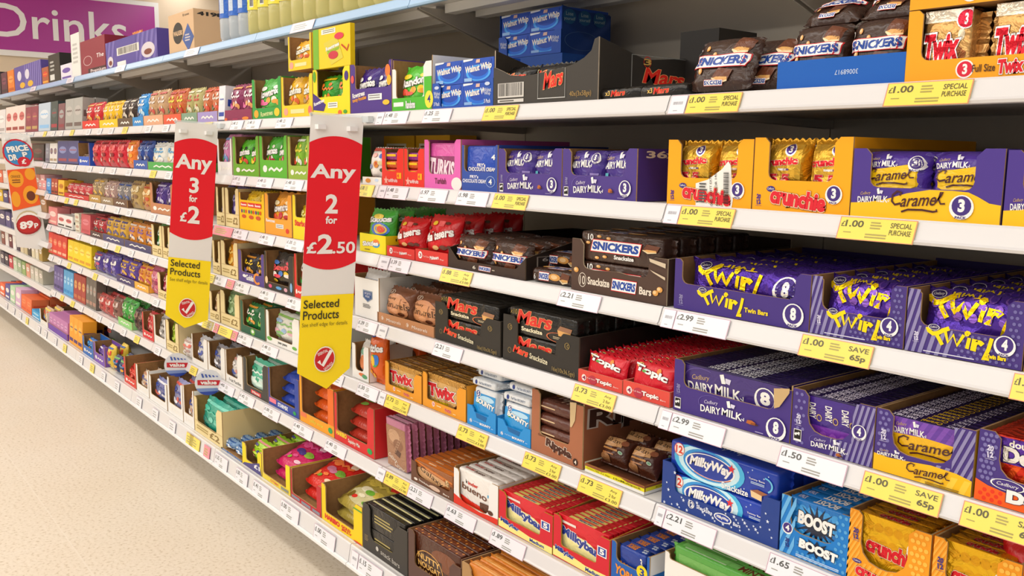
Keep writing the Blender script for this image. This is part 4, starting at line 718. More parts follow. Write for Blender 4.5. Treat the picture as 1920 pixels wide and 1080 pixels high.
t.fill(lambda w, h, tt, s: bag(w, h, tt, '7a4a30', [('E', 'd8986c', .5, .5, .44, .3), ('E', 'c88458', .5, .3, .4, .2), T('efe0cc', '3', .2, .8, .3, .87, b=.02), ('O', 'efe0cc', .26, .83, .12, .06, .12), T('4a2818', 'Galaxy', .1, .6, .5, .7, b=0, sh=.3), T('3a2014', 'Minstrels', .06, .38, .94, .56, b=.0), ('E', '5a2c18', .7, .24, .1, .05), ('E', '5a2c18', .3, .16, .14, .06), ('S', '5a2c18', [(.7, .36), (.72, .68)], .02)], 'p', s, pe=(2.6, 2.8)), 2, 4, 1, 3.5, .06, 6, 'glossy brown chocolate button bag', 'sweets')
t = Tray('d', 666, 711, 512, 'eceae6', 'white tray with a blue sports shield', low=.93, wl=.02, wr=.02, depth=.26, sidecol='e4e2dc', ops=[('P', '8a98a8', [(.35, .66), (.75, .66), (.75, .48), (.55, .38), (.35, .48)]), ('P', '2c5088', [(.38, .63), (.72, .63), (.72, .49), (.55, .41), (.38, .49)]), T('e8e8f0', 'SPORTS', .42, .56, .68, .61, b=.0), T('e8e8f0', 'MIX', .46, .49, .64, .54, b=.0), ('L', '6a6a6a', .35, .24, .75, .34, 3)])
t.fill(lambda w, h, tt, s: bag(w, h, tt, 'e0dedb', [('R', 'c8ccd4', .1, .5, .9, .8)], 'p', s), 1, 2, 1, 1.1, .05, 4, 'white sports sweet bag', 'sweets')
# sixth shelf down -------------------------------------------------
t = Tray('e', 1240, 1459, 862, '24408c', 'starry navy snack tray', low=.36, wl=.12, wr=.14, hr=1., depth=.34, rr=.01, edge='24408c', inner='2a3c74'); asp(t.H/t.W)
front([('X', 'dce4f4', .03+.94*((i*37) % 53)/53, .04+.9*((i*29) % 47)/47 if ((i*37) % 53)/53 < .1 or ((i*37) % 53)/53 > .88 else .04+.3*((i*29) % 47)/47, .03 if i % 3 else .045) for i in range(46)]+[('O', 'W', .28, .23, None, .09, .12), T('W', '12', .26, .17, .3, .29, b=.02), T('e8ecf8', 'Snacksize', .33, .18, .47, .27, b=.02, r=-3), ('E', 'W', .56, .2, .075, .1), ('E', '2440a0', .56, .2, .065, .08), T('W', 'MilkyWay', .51, .16, .61, .24, b=.04), T('e8ecf8', 'Bars', .65, .14, .71, .22, b=.02)])
t.fill(milkyway, 1, 3, 2, .73, .075, 0, 'blue starry twelve bar pack', 'chocolate')
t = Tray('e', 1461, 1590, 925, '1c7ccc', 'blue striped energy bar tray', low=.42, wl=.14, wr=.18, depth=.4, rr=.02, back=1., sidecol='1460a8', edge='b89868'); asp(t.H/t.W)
front([('ST', '6cb4e8', 0, 0, .22, 1, 2, .4), ('D', '58a4dc', .76, 0, 1, 1, 3, 9, .03), ('D', '58a4dc', .22, 0, .76, .12, 7, 2, .03), ('E', 'W', .11, .44, None, .1), ('E', 'PU', .11, .45, None, .085), T('W', '4', .08, .4, .14, .5, b=.03)]+olymp(.12, .2, .08, '283080')+[('P', '10203c', [(.56+.32*(1 if i % 2 else .5)*math.cos(i*math.pi/14), .26+.15*(1 if i % 2 else .5)*math.sin(i*math.pi/14)) for i in range(28)]), T('W', 'BOOST', .3, .18, .86, .34, b=.07, r=-4, o='101828'), ('L', 'd0e4f4', .26, .03, .9, .08, 2)])
t.fill(boost, 1, 12, 1, .96, .026, -2, 'bright blue energy bar pack', 'chocolate')
for px0, px1, yt, lab in ((1586, 1738, 952, 'orange spotted tray beside blue tray'), (1741, 1905, 1004, 'orange spotted tray further right')):
    t = Tray('e', px0, px1, yt, 'f49c1c', lab, low=.3, wl=.16, wr=.26, depth=.4, rr=.03, back=.95, edge='b89868'); asp(t.H/t.W)
    front([('ST', 'f8b040', 0, 0, .16, .98, 3, .5), ('ST', 'f8b040', .16, 0, .7, .3, 8, .5), ('D', 'f8bc48', .74, .02, 1, .98, 4, 11, .03), ('E', '40307c', .13, .3, .06, .03), T('W', 'Cadbury', .085, .285, .175, .315, b=0)]+crunchie(.12, .06, .78, .24, -8)+roundel(.82, .26, .11, '4')+olymp(.1, .68, .08, '40307c'))
    t.fill(crunch4, 1, 16, 1, .96, .021, -3, 'gold foil honeycomb pack', 'chocolate')
bag(.16, .14, .05, 'd01c20', [('E', '80101c', .5, .5, .3, .2)], 'p', 3, name='sweet_bag').put((at_x(1975, .05, ZT['e']), .06, ZT['e']+.001), 'shiny red bag at the far end of the honeycomb trays', 'sweets')
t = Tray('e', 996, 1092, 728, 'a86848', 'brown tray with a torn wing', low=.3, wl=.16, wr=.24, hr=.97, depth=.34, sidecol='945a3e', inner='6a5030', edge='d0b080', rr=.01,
         ops=[T('4a2c1c', 'Galaxy', .14, .27, .3, .32, b=0, sh=.3), T('4a2418', 'Ripple', .3, .09, .8, .26, b=.06, r=-7, o=('f0e4d4', .035)), ('E', '3c2014', .88, .08, None, .055), T('f0e4d4', '4', .86, .05, .9, .11, b=.03), ('P', 'd0b488', [(.76, .98), (.88, 1.0), (.86, .72), (.8, .6), (.77, .6)])],
         side=[T('3a2018', 'Ripple', .05, .5, .95, .86, b=.03, o=('b8aca4', .05), r=-2), ('R', 'e4e0d8', .02, .02, .3, .12)])
t.fill(ripple, 1, 3, 4, .205, .1, 0, 'dark brown wavy bar pack', 'chocolate')
t = Tray('e', 1097, 1209, 868, 'e8dc1c', 'low yellow edged brown tray', low=1, wl=0, wr=0, depth=.3, sidecol='e8dc1c', edge='8a4a30', inner='7a4830', ops=[('R', 'eceae4', 0, 0, 1, .34), ('P', '8a4a30', [(0, .72), (.3, .7), (.4, .9), (.62, .92), (.72, .72), (1, .74), (1, 1), (0, 1)]), T('3a3010', 'Galaxy Milk 4 x 46ge', .03, .42, .44, .62, b=0), T('3a3010', '15xMultipack', .5, .4, .95, .66, b=.01)], side=[('R', 'eceae4', 0, 0, 1, .34), ('R', '8a4a30', 0, .76, 1, 1), T('3a3010', 'Galaxy Milk 4 x 46ge', .1, .42, .9, .62, b=0)])
t.fill(lambda w, h, tt, s: bag(w, h, tt, '4a2416', [('P', 'c89868', [(.12, .5), (.1, .84), (.74, .88), (.8, .56)]), T('2a1408', 'Galaxy', .14, .6, .7, .82, b=0, sh=.3, r=-4), ('R', 'c08850', .16, .4, .7, .46), ('R', 'a86c3c', .2, .26, .6, .3), ('E', 'a07048', .3, .16, .2, .1), ('E', 'b8ccb8', .8, .4, .07, .05), ('E', '70a080', .8, .4, .05, .035), ('E', '8a5034', .82, .74, .1, .1)], 'p', s, name='chocolate_pack', pe=(3, 3)), 2, 2, 1, 3.6, .05, 34, 'glossy brown finger bar multipack', 'chocolate')
for px0, px1, yt, lab in ((876, 930, 757, 'sky blue tray beside amber tray'), (933, 995, 783, 'sky blue tray beside brown tray')):
    t = Tray('e', px0, px1, yt, '2890d8', lab, low=.72, wl=.24, wr=.24, depth=.34, rr=.004, edge='2890d8', inner='1c70b0', hl=1., sh=.9, ops=[('P', '1464a4', [(.3, .72), (.34, .48), (.66, .42), (.7, .68)]), ('O', 'W', .14, .24, None, .1, .12), T('W', '5', .1, .18, .18, .3, b=.03), T('d0e4f4', 'Full Size', .24, .24, .44, .3, b=0), T('W', 'BOUNTY', .46, .18, .84, .3, b=.05), ('L', 'd0e4f4', .86, .18, .96, .22, 1)])
    t.fill(bounty, 1, 6, 1, 1.85, .03, 4, 'blue and white coconut bar pack', 'chocolate')
    for k in range(2): bounty(t.W*.98, .1, .018, 7+k).put((t.x0+t.W*.5+.003*k, t.y+.105+.014*k, t.z+t.H*1.85+.012+.021*k), f'white topped coconut pack lying {"directly" if k == 0 else "uppermost"} upon upright packs, {lab}', 'chocolate', tilt=math.radians(-86))
for px0, px1, yt, lab in ((722.5, 791, 676, 'amber tray beside orange bag'), (793, 874, 696, 'amber tray beside sky blue tray')):
    t = Tray('e', px0, px1, yt, 'e89a24', lab, low=.24, wl=.1, wr=.2, hr=.9, hl=1., depth=.4, rr=.006, edge='b07a30', inner='a86c24', ops=[('E', 'W', .26, .16, None, .07), T('c8202c', '5', .235, .12, .285, .2, b=.03), ('L', 'f0d8a0', .34, .12, .5, .18, 1), T('d83040', 'TWIX', .52, .08, .68, .16, b=.05, o='W'), ('L', 'f0d8a0', .72, .07, .82, .12, 1)])
    t.fill(twix5, 1, 14, 1, .97, .026, -3, 'gold five bar pack', 'chocolate')
bag(.075, .15, .05, 'e06014', [('E', '2858b0', .3, .9, .16, .05), T('W', 'Skittles', .12, .6, .95, .74, b=.05, o='40200c', r=3), ('E', '38a048', .66, .44, .2, .12), ('E', '3878d0', .74, .46, .12, .1), ('E', 'f0c020', .58, .44, .1, .1), ('E', 'f0a028', .4, .22, .1, .04), ('E', 'f4c030', .58, .16, .1, .04)], 'p', 4).put((at_x(706, .04, ZT['e']), .05, ZT['e']+.001), 'upright orange fruit sweet bag beside the amber tray', 'sweets', tilt=.05)
for j in range(2): bag(.075, .145, .05, 'd85410', [('E', 'e8e4e0', .5, .62, .3, .05), ('E', '5a3018', .5, .4, .3, .12)], 'p', 9+j).put((at_x(725, .12, ZT['e'])+.06*j, .13+.06*j, ZT['e']+.001), f'orange fruit sweet bag {"close" if j == 0 else "deep"} behind the upright orange bag', 'sweets', tilt=.05)
t = Tray('e', 661, 692, 642, 'eeece8', 'white tray with an orange leaf print', low=.25, wl=.2, wr=.3, depth=.22, ops=[('E', 'e07840', .6, .16, .2, .05), ('E', '58a070', .76, .13, .16, .06)], sidecol='e6e2dc')
t.fill(lambda w, h, tt, s: bag(w, h, tt, 'e8e4dc', [('E', 'e08858', .5, .4, .3, .2), ('E', '88b8a0', .5, .7, .3, .1)], 'p', s), 1, 2, 1, 1.05, .05, 5, 'white fruit sweet bag', 'sweets')
# seventh shelf down -----------------------------------------------
t = Tray('f', 1243, 1470, 1032, 'efece6', 'white tray of green wafer packs', low=.9, wl=.04, wr=.04, depth=.4)
t.fill(greenwafer, 1, 12, 1, 1.12, .028, -4, 'green mint wafer pack', 'chocolate')
t = Tray('f', 1145, 1216, 1012, '2060b4', 'blue and white tray of biscuit bars', low=.6, wl=.12, wr=.06, depth=.36, sidecol='e6e8ea', hl=1., sh=1., edge='c0a070', ops=[('E', 'f0d81c', .82, .62, .14, .14), T('203c8c', '3', .76, .54, .88, .7, b=.03), T('e8902c', 'YORKIE', .1, .3, .8, .5, b=.05, r=-8)], side=[('R', '2070c0', 0, 0, 1, .6), T('3a4a5a', '16 x YORKIE', .2, .66, .9, .86, b=.02)])
t.fill(yorkie, 1, 11, 1, .92, .026, -4, 'navy and orange biscuit bar pack', 'chocolate')
for px0, px1, yt, lab in ((935, 1036, 912, 'red tray beside white wafer packs'), (1037, 1142, 955, 'red tray beside blue biscuit tray')):
    t = Tray('f', px0, px1, yt, 'd42434', lab, low=.3, wl=.14, wr=.22, hl=.92, hr=.9, sh=.9, depth=.42, rr=.006, edge='c89838', inner='b08040', back=.9, ops=[('P', 'f4e88c', [(0, .03), (1, .0), (1, .16), (.6, .14), (.3, .2), (0, .22)]), T('28429c', 'Milkybar', .04, .12, .4, .25, b=.05, r=-5, o='W'), T('28429c', 'Medium', .6, .04, .86, .12, b=.03), ('R', 'W', .8, .5, .96, .7), ('R', '28429c', .815, .52, .945, .68), T('W', '5', .84, .54, .92, .66, b=.05)])
    t.fill(milkybar, 1, 30, 1, .92, .0125, -5, 'red and yellow chocolate pack', 'chocolate')
t = Tray('f', 851, 934, 873, 'f0eeec', 'white and red hazelnut wafer tray', low=.12, wl=.12, wr=.2, depth=.4, rr=.02, hl=.96, ops=[('P', 'dc3420', [(0, 0), (1, 0), (1, .16), (.8, .14), (.6, .1), (.3, .14), (0, .26)]), ('E', '5a3424', .84, .22, .06, .06)])
t.fill(bueno, 1, 9, 1, .97, .026, -2, 'white hazelnut wafer pack', 'chocolate')
t = Tray('f', 771, 850, 860, '6a4430', 'dark brown ten bar tray', low=.32, wl=.12, wr=.06, hl=.95, hr=.55, sh=.6, sb=.8, depth=.4, rr=.02, edge='8a6448', ops=[('E', 'e8dcd0', .12, .16, .045, .06), T('efe4d8', 'Snacksize', .2, .13, .46, .22, b=.02, r=-4), ('E', 'd8b8a0', .58, .16, .13, .1), T('efe4d8', 'Bars', .78, .1, .92, .17, b=.02)])
t.fill(gal10, 1, 13, 1, .98, .02, -4, 'orange and brown ten bar pack', 'chocolate')
for j in range(9):
    p = galcar(.122, .135, .019, 3) if j == 0 else p
    p.put((at_x(744, .034, ZT['f'])+.0, .046+j*.0225, ZT['f']+.004), 'brown and pink bubbly chocolate pack heading a row without a tray' if j == 0 else 'brown and pink chocolate pack behind the head of its trayless row', 'chocolate', None if j == 0 else 'bubbly chocolate packs in the trayless row', tilt=math.radians(-3))
# bottom shelf ----------------------------------------------------
t = Tray('g', 866, 1050, 1052, 'b08858', 'tan tray of shiny orange wafer packs', low=.8, wl=.1, wr=.05, depth=.4)
t.fill(orangepack, 1, 13, 1, 1.0, .028, -4, 'shiny orange wafer pack', 'chocolate')
t = Tray('g', 766, 864, 990, '5c4038', 'dark brown tray of nutty nougat bars', low=.35, wl=.12, wr=.2, hr=.84, depth=.42, rr=.01, edge='8a6a54')
t.fill(nutty, 1, 14, 1, .98, .022, -3, 'dark brown nutty nougat pack', 'chocolate')
t = Tray('g', 681, 764, 942, '3a3632', 'charcoal tray of black snack bars', low=.28, wl=.16, wr=.28, hr=.94, depth=.42, rr=.02, edge='6a645c', inner='7a6a50', ops=[T('c8c4bc', 'snack bars', .42, .1, .84, .2, b=.0, r=-3), ('E', 'c8c4bc', .34, .18, .03, .05), ('L', '8a7a5a', .04, .2, .16, .34, 4)])
t.fill(snackbar, 1, 9, 2, .5, .026, 0, 'shiny black snack bar pack', 'chocolate')
snackbar(.16, .06, .05, 3).put((at_x(760, .0, ZT['g']+.2), .05, t.z+t.H*1.0+.006), 'loose shiny black pack tipped over the charcoal tray', 'chocolate', tilt=1.35, rz=.25)
# ---------------------------------------------------------------- goods of the bays further along
def gb(c, acc=('W', 'e0a020', 'c02830'), text=None, tc='W', kind='p', fincol=None, name='sweet_bag', win=None):
    def mk(w, h, t, seed):
        rn = random.Random(seed*7+len(c)); o = []
        if win: o.append(('E', win, .5, .3, .4, .2))
        for i in range(9):
            o.append(('E', acc[i % len(acc)], rn.uniform(.18, .82), rn.uniform(.14, .5 if i % 3 else .86), rn.uniform(.05, .16), rn.uniform(.03, .09)))
        if text: o.append(T(tc, text, .08, .52, .92, .7, b=.05, r=5, o='302018'))
        else: o += [('S', acc[0], [(.15+.1*i, .6+.05*(i % 2)) for i in range(8)], .05), ('R', acc[-1], .12, .84, .88, .9)]
        if GB_FLAT[0]: return bagx(w, h, t, c, o, kind, seed, name=name, pe=(4, 7), fin=.07)
        return bag(w, h, t, c, o, kind, seed, name=name, fincol=fincol, nu=8, nv=10, pe=(3, 3.4))
    return mk
def gs(c, acc=('W', 'c02830'), text=None, tc='W', name='chocolate_box'):
    def mk(w, h, t, seed):
        o = [('E', acc[0], .5, .6, .36, .16), ('R', acc[-1], .1, .1, .9, .22), ('S', acc[-1], [(.2+.1*i, .58+.04*(i % 2)) for i in range(7)], .04)]
        if text: o.append(T(tc, text, .1, .52, .9, .68, b=.04))
        return carton(w, h, t, c, o, name=name, side=[('R', acc[-1], .1, .4, .9, .6)])
    return mk
LOW = set('''lilac tray of orange patterned bags|green tray of patterned bags|red tray of amber bags|kraft tray of brown paper bags|bright blue tray of one bag|dark brown tray of two bags|vivid yellow tray of three bags|scarlet tray of two bags|green tray of white marshmallow bags|navy tray of blue bags|dark brown tray of silver bags|taupe tray of pinkish bags|ochre tray of tan bags|wide red tray of red bags|navy tray of orange and purple bags|navy tray of yellow purple bags|dark tray of red bags|amber tray of two bags|navy tray of purple gold bags|light green tray of two bags|maroon tray with an orange fruit mark'''.split('|'))
def R(lev, px0, px1, yt, tc, low, mk, lab, desc, nx=2, hh=1.02, ny=2, t=.05, tilt=5, wl=.1, wr=.1, ops=None, cat='sweets', nz=1, depth=.3, heap=0, **k):
    full = px0 > 400
    w_ = 0 if low >= 1 else wl
    if lab in LOW:
        h0 = at_z(yt, at_x(px0, YF[lev], ZT[lev]), YF[lev])-ZT[lev]; k['H'] = h0*.3; hh = 3.3*hh/1.05; low = 1; w_ = 0; tilt = 4
    if ops is None: ops = [('E', 'f0ece4', .2, low*.5, .08, low*.2), ('S', 'f0ece4', [(.34+.1*i, low*(.42+.14*(i % 2))) for i in range(6)], low*.14)] if low < 1 else [('S', 'f0ece4', [(.2+.1*i, .4+.18*(i % 2)) for i in range(7)], .16)]
    tr = Tray(lev, px0, px1, yt, tc, lab, low=low, wl=w_, wr=0 if low >= 1 else wr, ops=ops, depth=depth, full=full, rr=.008, **k)
    if heap: tr.heap(mk, heap, desc)
    else: tr.fill(mk, nx, ny, nz, hh, t, tilt, desc, cat)
    return tr
WOOD = [('R', 'c8b07c', 0, .33, 1, .345), ('T', '8a7038', '£2', .55, .08, .9, .26, {'b': .02}), ('L', 'b09858', .08, .1, .5, .24, 2)]
def crate(lev, px0, px1, yt, mk, lab, desc, **k): return R(lev, px0, px1, yt, 'e8d49c', .34, mk, lab, desc, nx=1, wl=.22, wr=.24, ops=WOOD, sidecol='e4d0a0', inner='b89458', **k)
def loose(lev, px0, px1, yt, mk, lab, n=1, t=.05, cat='sweets', deep=2, tilt=4, y=0, name=None):
    """n packs side by side straight on the deck, deep rows of them; lab may hold {} for which one"""
    yf = YF[lev]+y; z = ZT[lev]+.001; x0 = at_x(px0, yf, z); x1 = at_x(px1, yf, z); h = at_z(yt, x0, yf)-z; cw = (x1-x0)/n; a = math.radians(tilt)
    p = mk(cw-.002, h, t, 1)
    W3 = {1: [''], 2: ['first', 'second'], 3: ['first', 'second', 'third'], 4: ['first', 'second', 'third', 'fourth'], 5: ['first', 'second', 'third', 'fourth', 'fifth']}[n]
    for j in range(deep):
        for i in range(n):
            l = lab.format(W3[i]) if j == 0 else None
            g = None if j == 0 else 'rear rank, '+lab.format('a')
            l = l or 'rear rank behind '+lab.format('any')
            p.put((x0+cw*(i+.5), yf+t/2+j*(t+.004), z+t/2*math.sin(a)), l, cat, g, tilt=a)
# bay with the largest sign: second to bottom shelf
R('a', 658, 735, 122, '4a2c88', .5, gb('3c2080', ('W', 'e8902c', 'c03080'), 'Rowntrees', 'W'), 'dark purple tray of fruit sweet bags', 'purple fruit sweet bag', hh=.9, wl=.12, wr=.06, hl=1, hr=1, ops=[T('W', 'Rowntrees', .05, .34, .36, .44, b=.03, r=6), T('f0a020', 'tooty frooties', .05, .24, .4, .34, b=.03, r=6), ('R', 'f0f0f0', .45, .26, .78, .38), ('L', '8a8a8a', .47, .28, .74, .37, 2), ('E', 'e87830', .92, .8, .06, .12), ('E', 'f0b020', .95, .62, .05, .1), ('E', 'e05050', .06, .7, .04, .08), ('E', 'f0c030', .88, .2, .08, .05)])
R('a', 736, 810, 113, 'e8e8e4', .26, gb('4cbc28', ('f0d020', 'e04830', 'e8a020'), 'Randoms', 'W'), 'green and white tray with purple back', 'bright green random shapes bag', nx=1, hh=.86, wl=.1, wr=.2, backcol='3c2480', hl=.82, hr=.9, ops=[('R', '4cb82c', 0, 0, 1, .26), ('R', '4cb82c', .82, .2, 1, .62), ('E', 'f4e040', .94, .2, .1, .16), T('283088', '4', .9, .14, .98, .28, b=.02), ('R', 'f0f0ec', .04, .1, .3, .18), T('f0f0f0', 'Randoms', .36, .05, .6, .2, b=.04, o='303030')])
R('a', 588, 657, 132, 'f4dc10', .4, gb('38a030', ('f07828', 'd82c28', 'f0d020'), None), 'yellow tray of green fruit bags', 'green fruit sweet bag', hh=.86, wl=.12, wr=.18, inner='7a6420', ops=[('P', '3c2480', [(0, .5), (.1, .44), (.36, .24), (.3, .1), (0, .14)]), T('W', 'Rowntrees', .02, .26, .32, .34, b=.03, r=10), ('R', 'f4f2ec', .42, .16, .68, .28), ('L', '8a8a8a', .44, .18, .66, .27, 2), ('E', 'e86828', .74, .06, .05, .05), ('E', '48a030', .88, .07, .05, .04), ('E', '3c2480', .92, .8, .05, .1), ('E', '58a828', .05, .85, .04, .12)])
x0 = at_x(577, YF['a'], ZT['a']); tz = [o for o in bpy.data.objects if o.get('label') == 'yellow tray of green fruit bags'][0]
xa, xb = at_x(588, YF['a'], ZT['a']), at_x(658, YF['a'], ZT['a']); hz = at_z(132, xa, YF['a']); hb = at_z(58, xa, YF['a'])-hz
carton(xb-xa-.004, hb, .014, 'f0cc10', [('R', '78b428', 0, 0, .16, 1), ('R', 'f6f4ea', .24, .84, .62, .96), ('L', '8a8a70', .28, .86, .6, .95, 2), ('P', 'd8c840', [(.3, .62), (.66, .74), (.82, .2), (.5, .06)]), T('f4f4ec', 'Rowntrees', .36, .46, .72, .56, b=.04, o='506020', r=8), T('a0d030', 'Randoms', .4, .38, .72, .47, b=.03, o='506020', r=8), ('E', 'c82c40', .56, .3, .13, .1), ('E', 'd8304c', .72, .74, .12, .08), ('S', 'c02818', [(.78, .52), (.88, .42), (.92, .36), (.97, .5)], .04)], name='carton').put(((xa+xb)/2, YF['a']+.009, hz+.001), 'tall yellow card standing on the yellow tray of green bags', 'carton')
R('a', 529, 587, 145, 'f0cc18', .3, gb('f0b818', ('f4e8c0', 'a07820', 'e06020'), 'Randoms', 'f4f0e0'), 'yellow tray of yellow fruit bags', 'yellow fruit sweet bag', hh=.98, wl=.06, wr=.1, ops=[('E', 'f0a090', .14, .15, .07, .09), ('R', 'e8e0a0', .3, .1, .74, .2), ('E', 'e87060', .92, .16, .06, .1)])
xq = at_x(543, YF['a'], ZT['a']); xr = at_x(586, YF['a'], ZT['a']); zq = at_z(142, xq, YF['a'])
t = Tray('a', 0, 0, 0, 'f0c818', 'topmost open yellow tray with drooping bags', low=.3, wl=.06, wr=.06, z=zq+.012, x0=xq, x1=xr, H=at_z(70, xq, YF['a'])-zq-.012, depth=.09, sidecol='e8c010', ops=[('E', 'f0a090', .14, .15, .09, .1), ('R', 'e8e0a0', .3, .1, .8, .2)])
t.fill(gb('f0b010', ('f4e8c0', 'a07820', 'e06020'), 'Randoms', 'f4f0e0'), 1, 2, 1, .85, .05, 4, 'yellow fruit sweet bag', 'sweets')
R('a', 474, 528, 150, '2c9a40', .28, gb('38b038', ('f0f0e8', 'e05890', 'f0a030'), 'Rowntrees', 'f0f0f0'), 'green tray beside maroon tray', 'green fruit sweet bag', nx=1, hh=1.0, wl=.1, wr=.1, ops=[('E', 'f0a828', .14, .14, .08, .1), T('e0e8a0', 'Rowntrees', .3, .08, .72, .2, b=.02, r=3), ('E', 'f0c828', .86, .16, .09, .1)])
R('a', 422, 472, 160, '8a2050', .3, gb('8c2458', ('f0e0e8', 'd04890', 'e8a060'), None), 'maroon tray with an orange fruit mark', 'maroon fruit sweet bag', hh=1.05, wl=.0, wr=.08, ops=[('E', 'f08828', .78, .2, .12, .14), ('E', 'e06838', .04, .18, .06, .14), ('R', 'b8305c', .3, .12, .5, .2)])
loose('a', 409, 421, 165, gs('e0e4ec', ('W', '2848a8')), 'slim white and blue box between lilac and maroon trays', cat='sweets', t=.1)
HEAPS = {'scarlet tray with green leaf marks': 4, 'orange tray of orange jelly bags': 4, 'navy tray with yellow stars': 4, 'yellow tray of gold jelly bags': 4, 'crimson tray of jelly bags': 4, 'yellow edged tray of magenta bags': 4}
BAGS = lambda lev, rows: [R(lev, *r, heap=HEAPS.get(r[6], 0)) for r in rows]
BAGS('a', [(371, 408, 165, 'a494cc', .24, gb('c86838', ('e8e0d0', '386030', 'e04830'), fincol='d84848'), 'lilac tray of orange patterned bags', 'orange patterned sweet bag', 2, 1.05),
           (341, 370, 167, '7c9c84', .26, gb('b8b070', ('d04838', '507838', 'e8e0c0')), 'green tray of patterned bags', 'green and red patterned bag', 2, 1.05),
           (307, 340, 172, 'e05838', .24, gb('c8642c', ('e8d830', '3a6030', 'c02818')), 'red tray of amber bags', 'amber fruit sweet bag', 2, 1.1),
           (270, 306, 174, 'e0a884', .28, gb('c09a70', ('e8d8d0', '4a3020', 'c84840')), 'kraft tray of brown paper bags', 'brown kraft sweet bag', 2, 1.1),
           (249, 269, 180, '2c8cd0', .3, gb('2090dc', ('W', '203060', 'b0d8f0')), 'bright blue tray of one bag', 'bright blue sweet bag', 1, 1.1),
           (222, 248, 184, '5c4838', .3, gb('3c2a20', ('e8e0d8', '8a6a50', 'd8d0c0')), 'dark brown tray of two bags', 'dark brown sweet bag', 2, 1.0),
           (187, 221, 190, 'f0c414', .32, gb('f0c010', ('f4f0e0', '5a3818', 'e0a810')), 'vivid yellow tray of three bags', 'vivid yellow sweet bag', 3, 1.0),
           (155, 186, 192, 'd83028', .3, gb('c81824', ('f0e0d8', '801018', 'e8a030')), 'scarlet tray of two bags', 'scarlet sweet bag', 2, 1.0)])
loose('a', 122, 154, 188, gs('a8a8a4', ('b8b4b0', '6a5a58')), '{} silver grey chocolate box beside scarlet tray', 2, t=.06, cat='chocolate box')
loose('a', 109, 121, 196, gs('7a5058', ('a0a0a0', '8a3040')), 'slim dusky red chocolate box between silver and charcoal boxes', 1, t=.06, cat='chocolate box')
loose('a', 95, 108, 192, gs('3c4a4a', ('506060', 'a03040')), 'charcoal green chocolate box', 1, t=.06, cat='chocolate box')
loose('a', 72, 94, 196, gs('b8c8d8', ('d8e0e8', '88bce8')), 'pale blue chocolate box on the second shelf down', 1, t=.06, cat='chocolate box')
loose('a', 48, 71, 203, gs('8a3a4c', ('a04858', 'b89860')), '{} maroon chocolate box with a gold label', 2, t=.06, cat='chocolate box')
loose('a', 16, 70, 204, gs('7c2c40', ('903848', '7c2c40')), '{} tall maroon box in the raised rear row', 3, t=.06, cat='chocolate box', y=.16, deep=1)
loose('a', 11, 47, 203, gs('e8d4cc', ('c86868', '9a4040')), '{} cream and red chocolate box', 3, t=.06, cat='chocolate box')
loose('a', -6, 10, 208, gs('dcd8d8', ('e8e8e8', 'b0a8a8')), 'plain white box at the picture edge', 1, t=.06, cat='chocolate box')
# third shelf down
BAGS('b', [(541, 581, 256, '94b43c', .32, gb('88bc30', ('f0e048', 'e05030', 'f0f0e0')), 'olive green tray half behind large sign', 'yellow green sour bag', 2, 1.0, 1, .05, 5, .1, .1, None, 'sweets', 1, .08),
           (488, 539, 255, '58b02c', .42, gb('48b02c', ('e8e8d8', 'f0a028', 'c83050'), 'Rowntrees'), 'bright green tray with white sticker', 'bright green fruit bag', 2, .96),
           (438, 486, 256, '68a828', .3, gb('58bc28', ('202820', 'f0d030', 'e05038'), 'Randoms'), 'leaf green tray of fruit bags', 'leaf green fruit bag', 2, .9),
           (409, 436, 260, 'e8e4e4', .36, gb('e898c8', ('f0e0f0', '48a060', '80a8e0')), 'white tray of pink bags', 'pink sweet bag', 2, 1.1)])
BAGS('b', [(278, 334, 268, '4ca850', .24, gb('e4e4dc', ('3898d0', 'd8c8a0', 'f0f0f0'), None), 'green tray of white marshmallow bags', 'white and blue marshmallow bag', 2, 1.05),
           (251, 277, 262, '3058a8', .36, gb('284898', ('80a0d8', 'e0e8f0', '182c68')), 'navy tray of blue bags', 'navy blue sweet bag', 2, 1.0)])
loose('b', 234, 250, 263, gb('e8781c', ('f0e0d0', '4a2010', 'f0a030')), 'upright orange sweet bag beside navy tray', 1)
loose('b', 170, 233, 263, gb('c8182c', ('e86068', 'f0d8d0', '80101c')), '{} crimson malt bag on the third shelf down', 4)
R('b', 148, 168, 268, '2858c0', .4, gb('5a4030', ('8a6a50', 'c0a080')), 'cobalt tray with a tall back', 'brown sweet bag', 1, .5, wl=.02, wr=.02)
loose('b', 108, 147, 266, gs('4c4c80', ('8088b8', 'a04850')), '{} indigo chocolate box beside cobalt tray', 2, t=.07, cat='chocolate box')
loose('b', 93, 107, 270, gs('dcd8d4', ('806878', 'a89070')), '{} slim white box with a brown base', 2, t=.06, cat='chocolate box')
loose('b', 85, 92, 270, gs('8a8890', ('a0a0a8', '706878')), 'slim grey box beside white boxes', 1, t=.06, cat='chocolate box')
loose('b', 60, 82, 272, gs('4a4038', ('705850', '802838')), 'dark box tied with a maroon ribbon', 1, t=.07, cat='chocolate box')
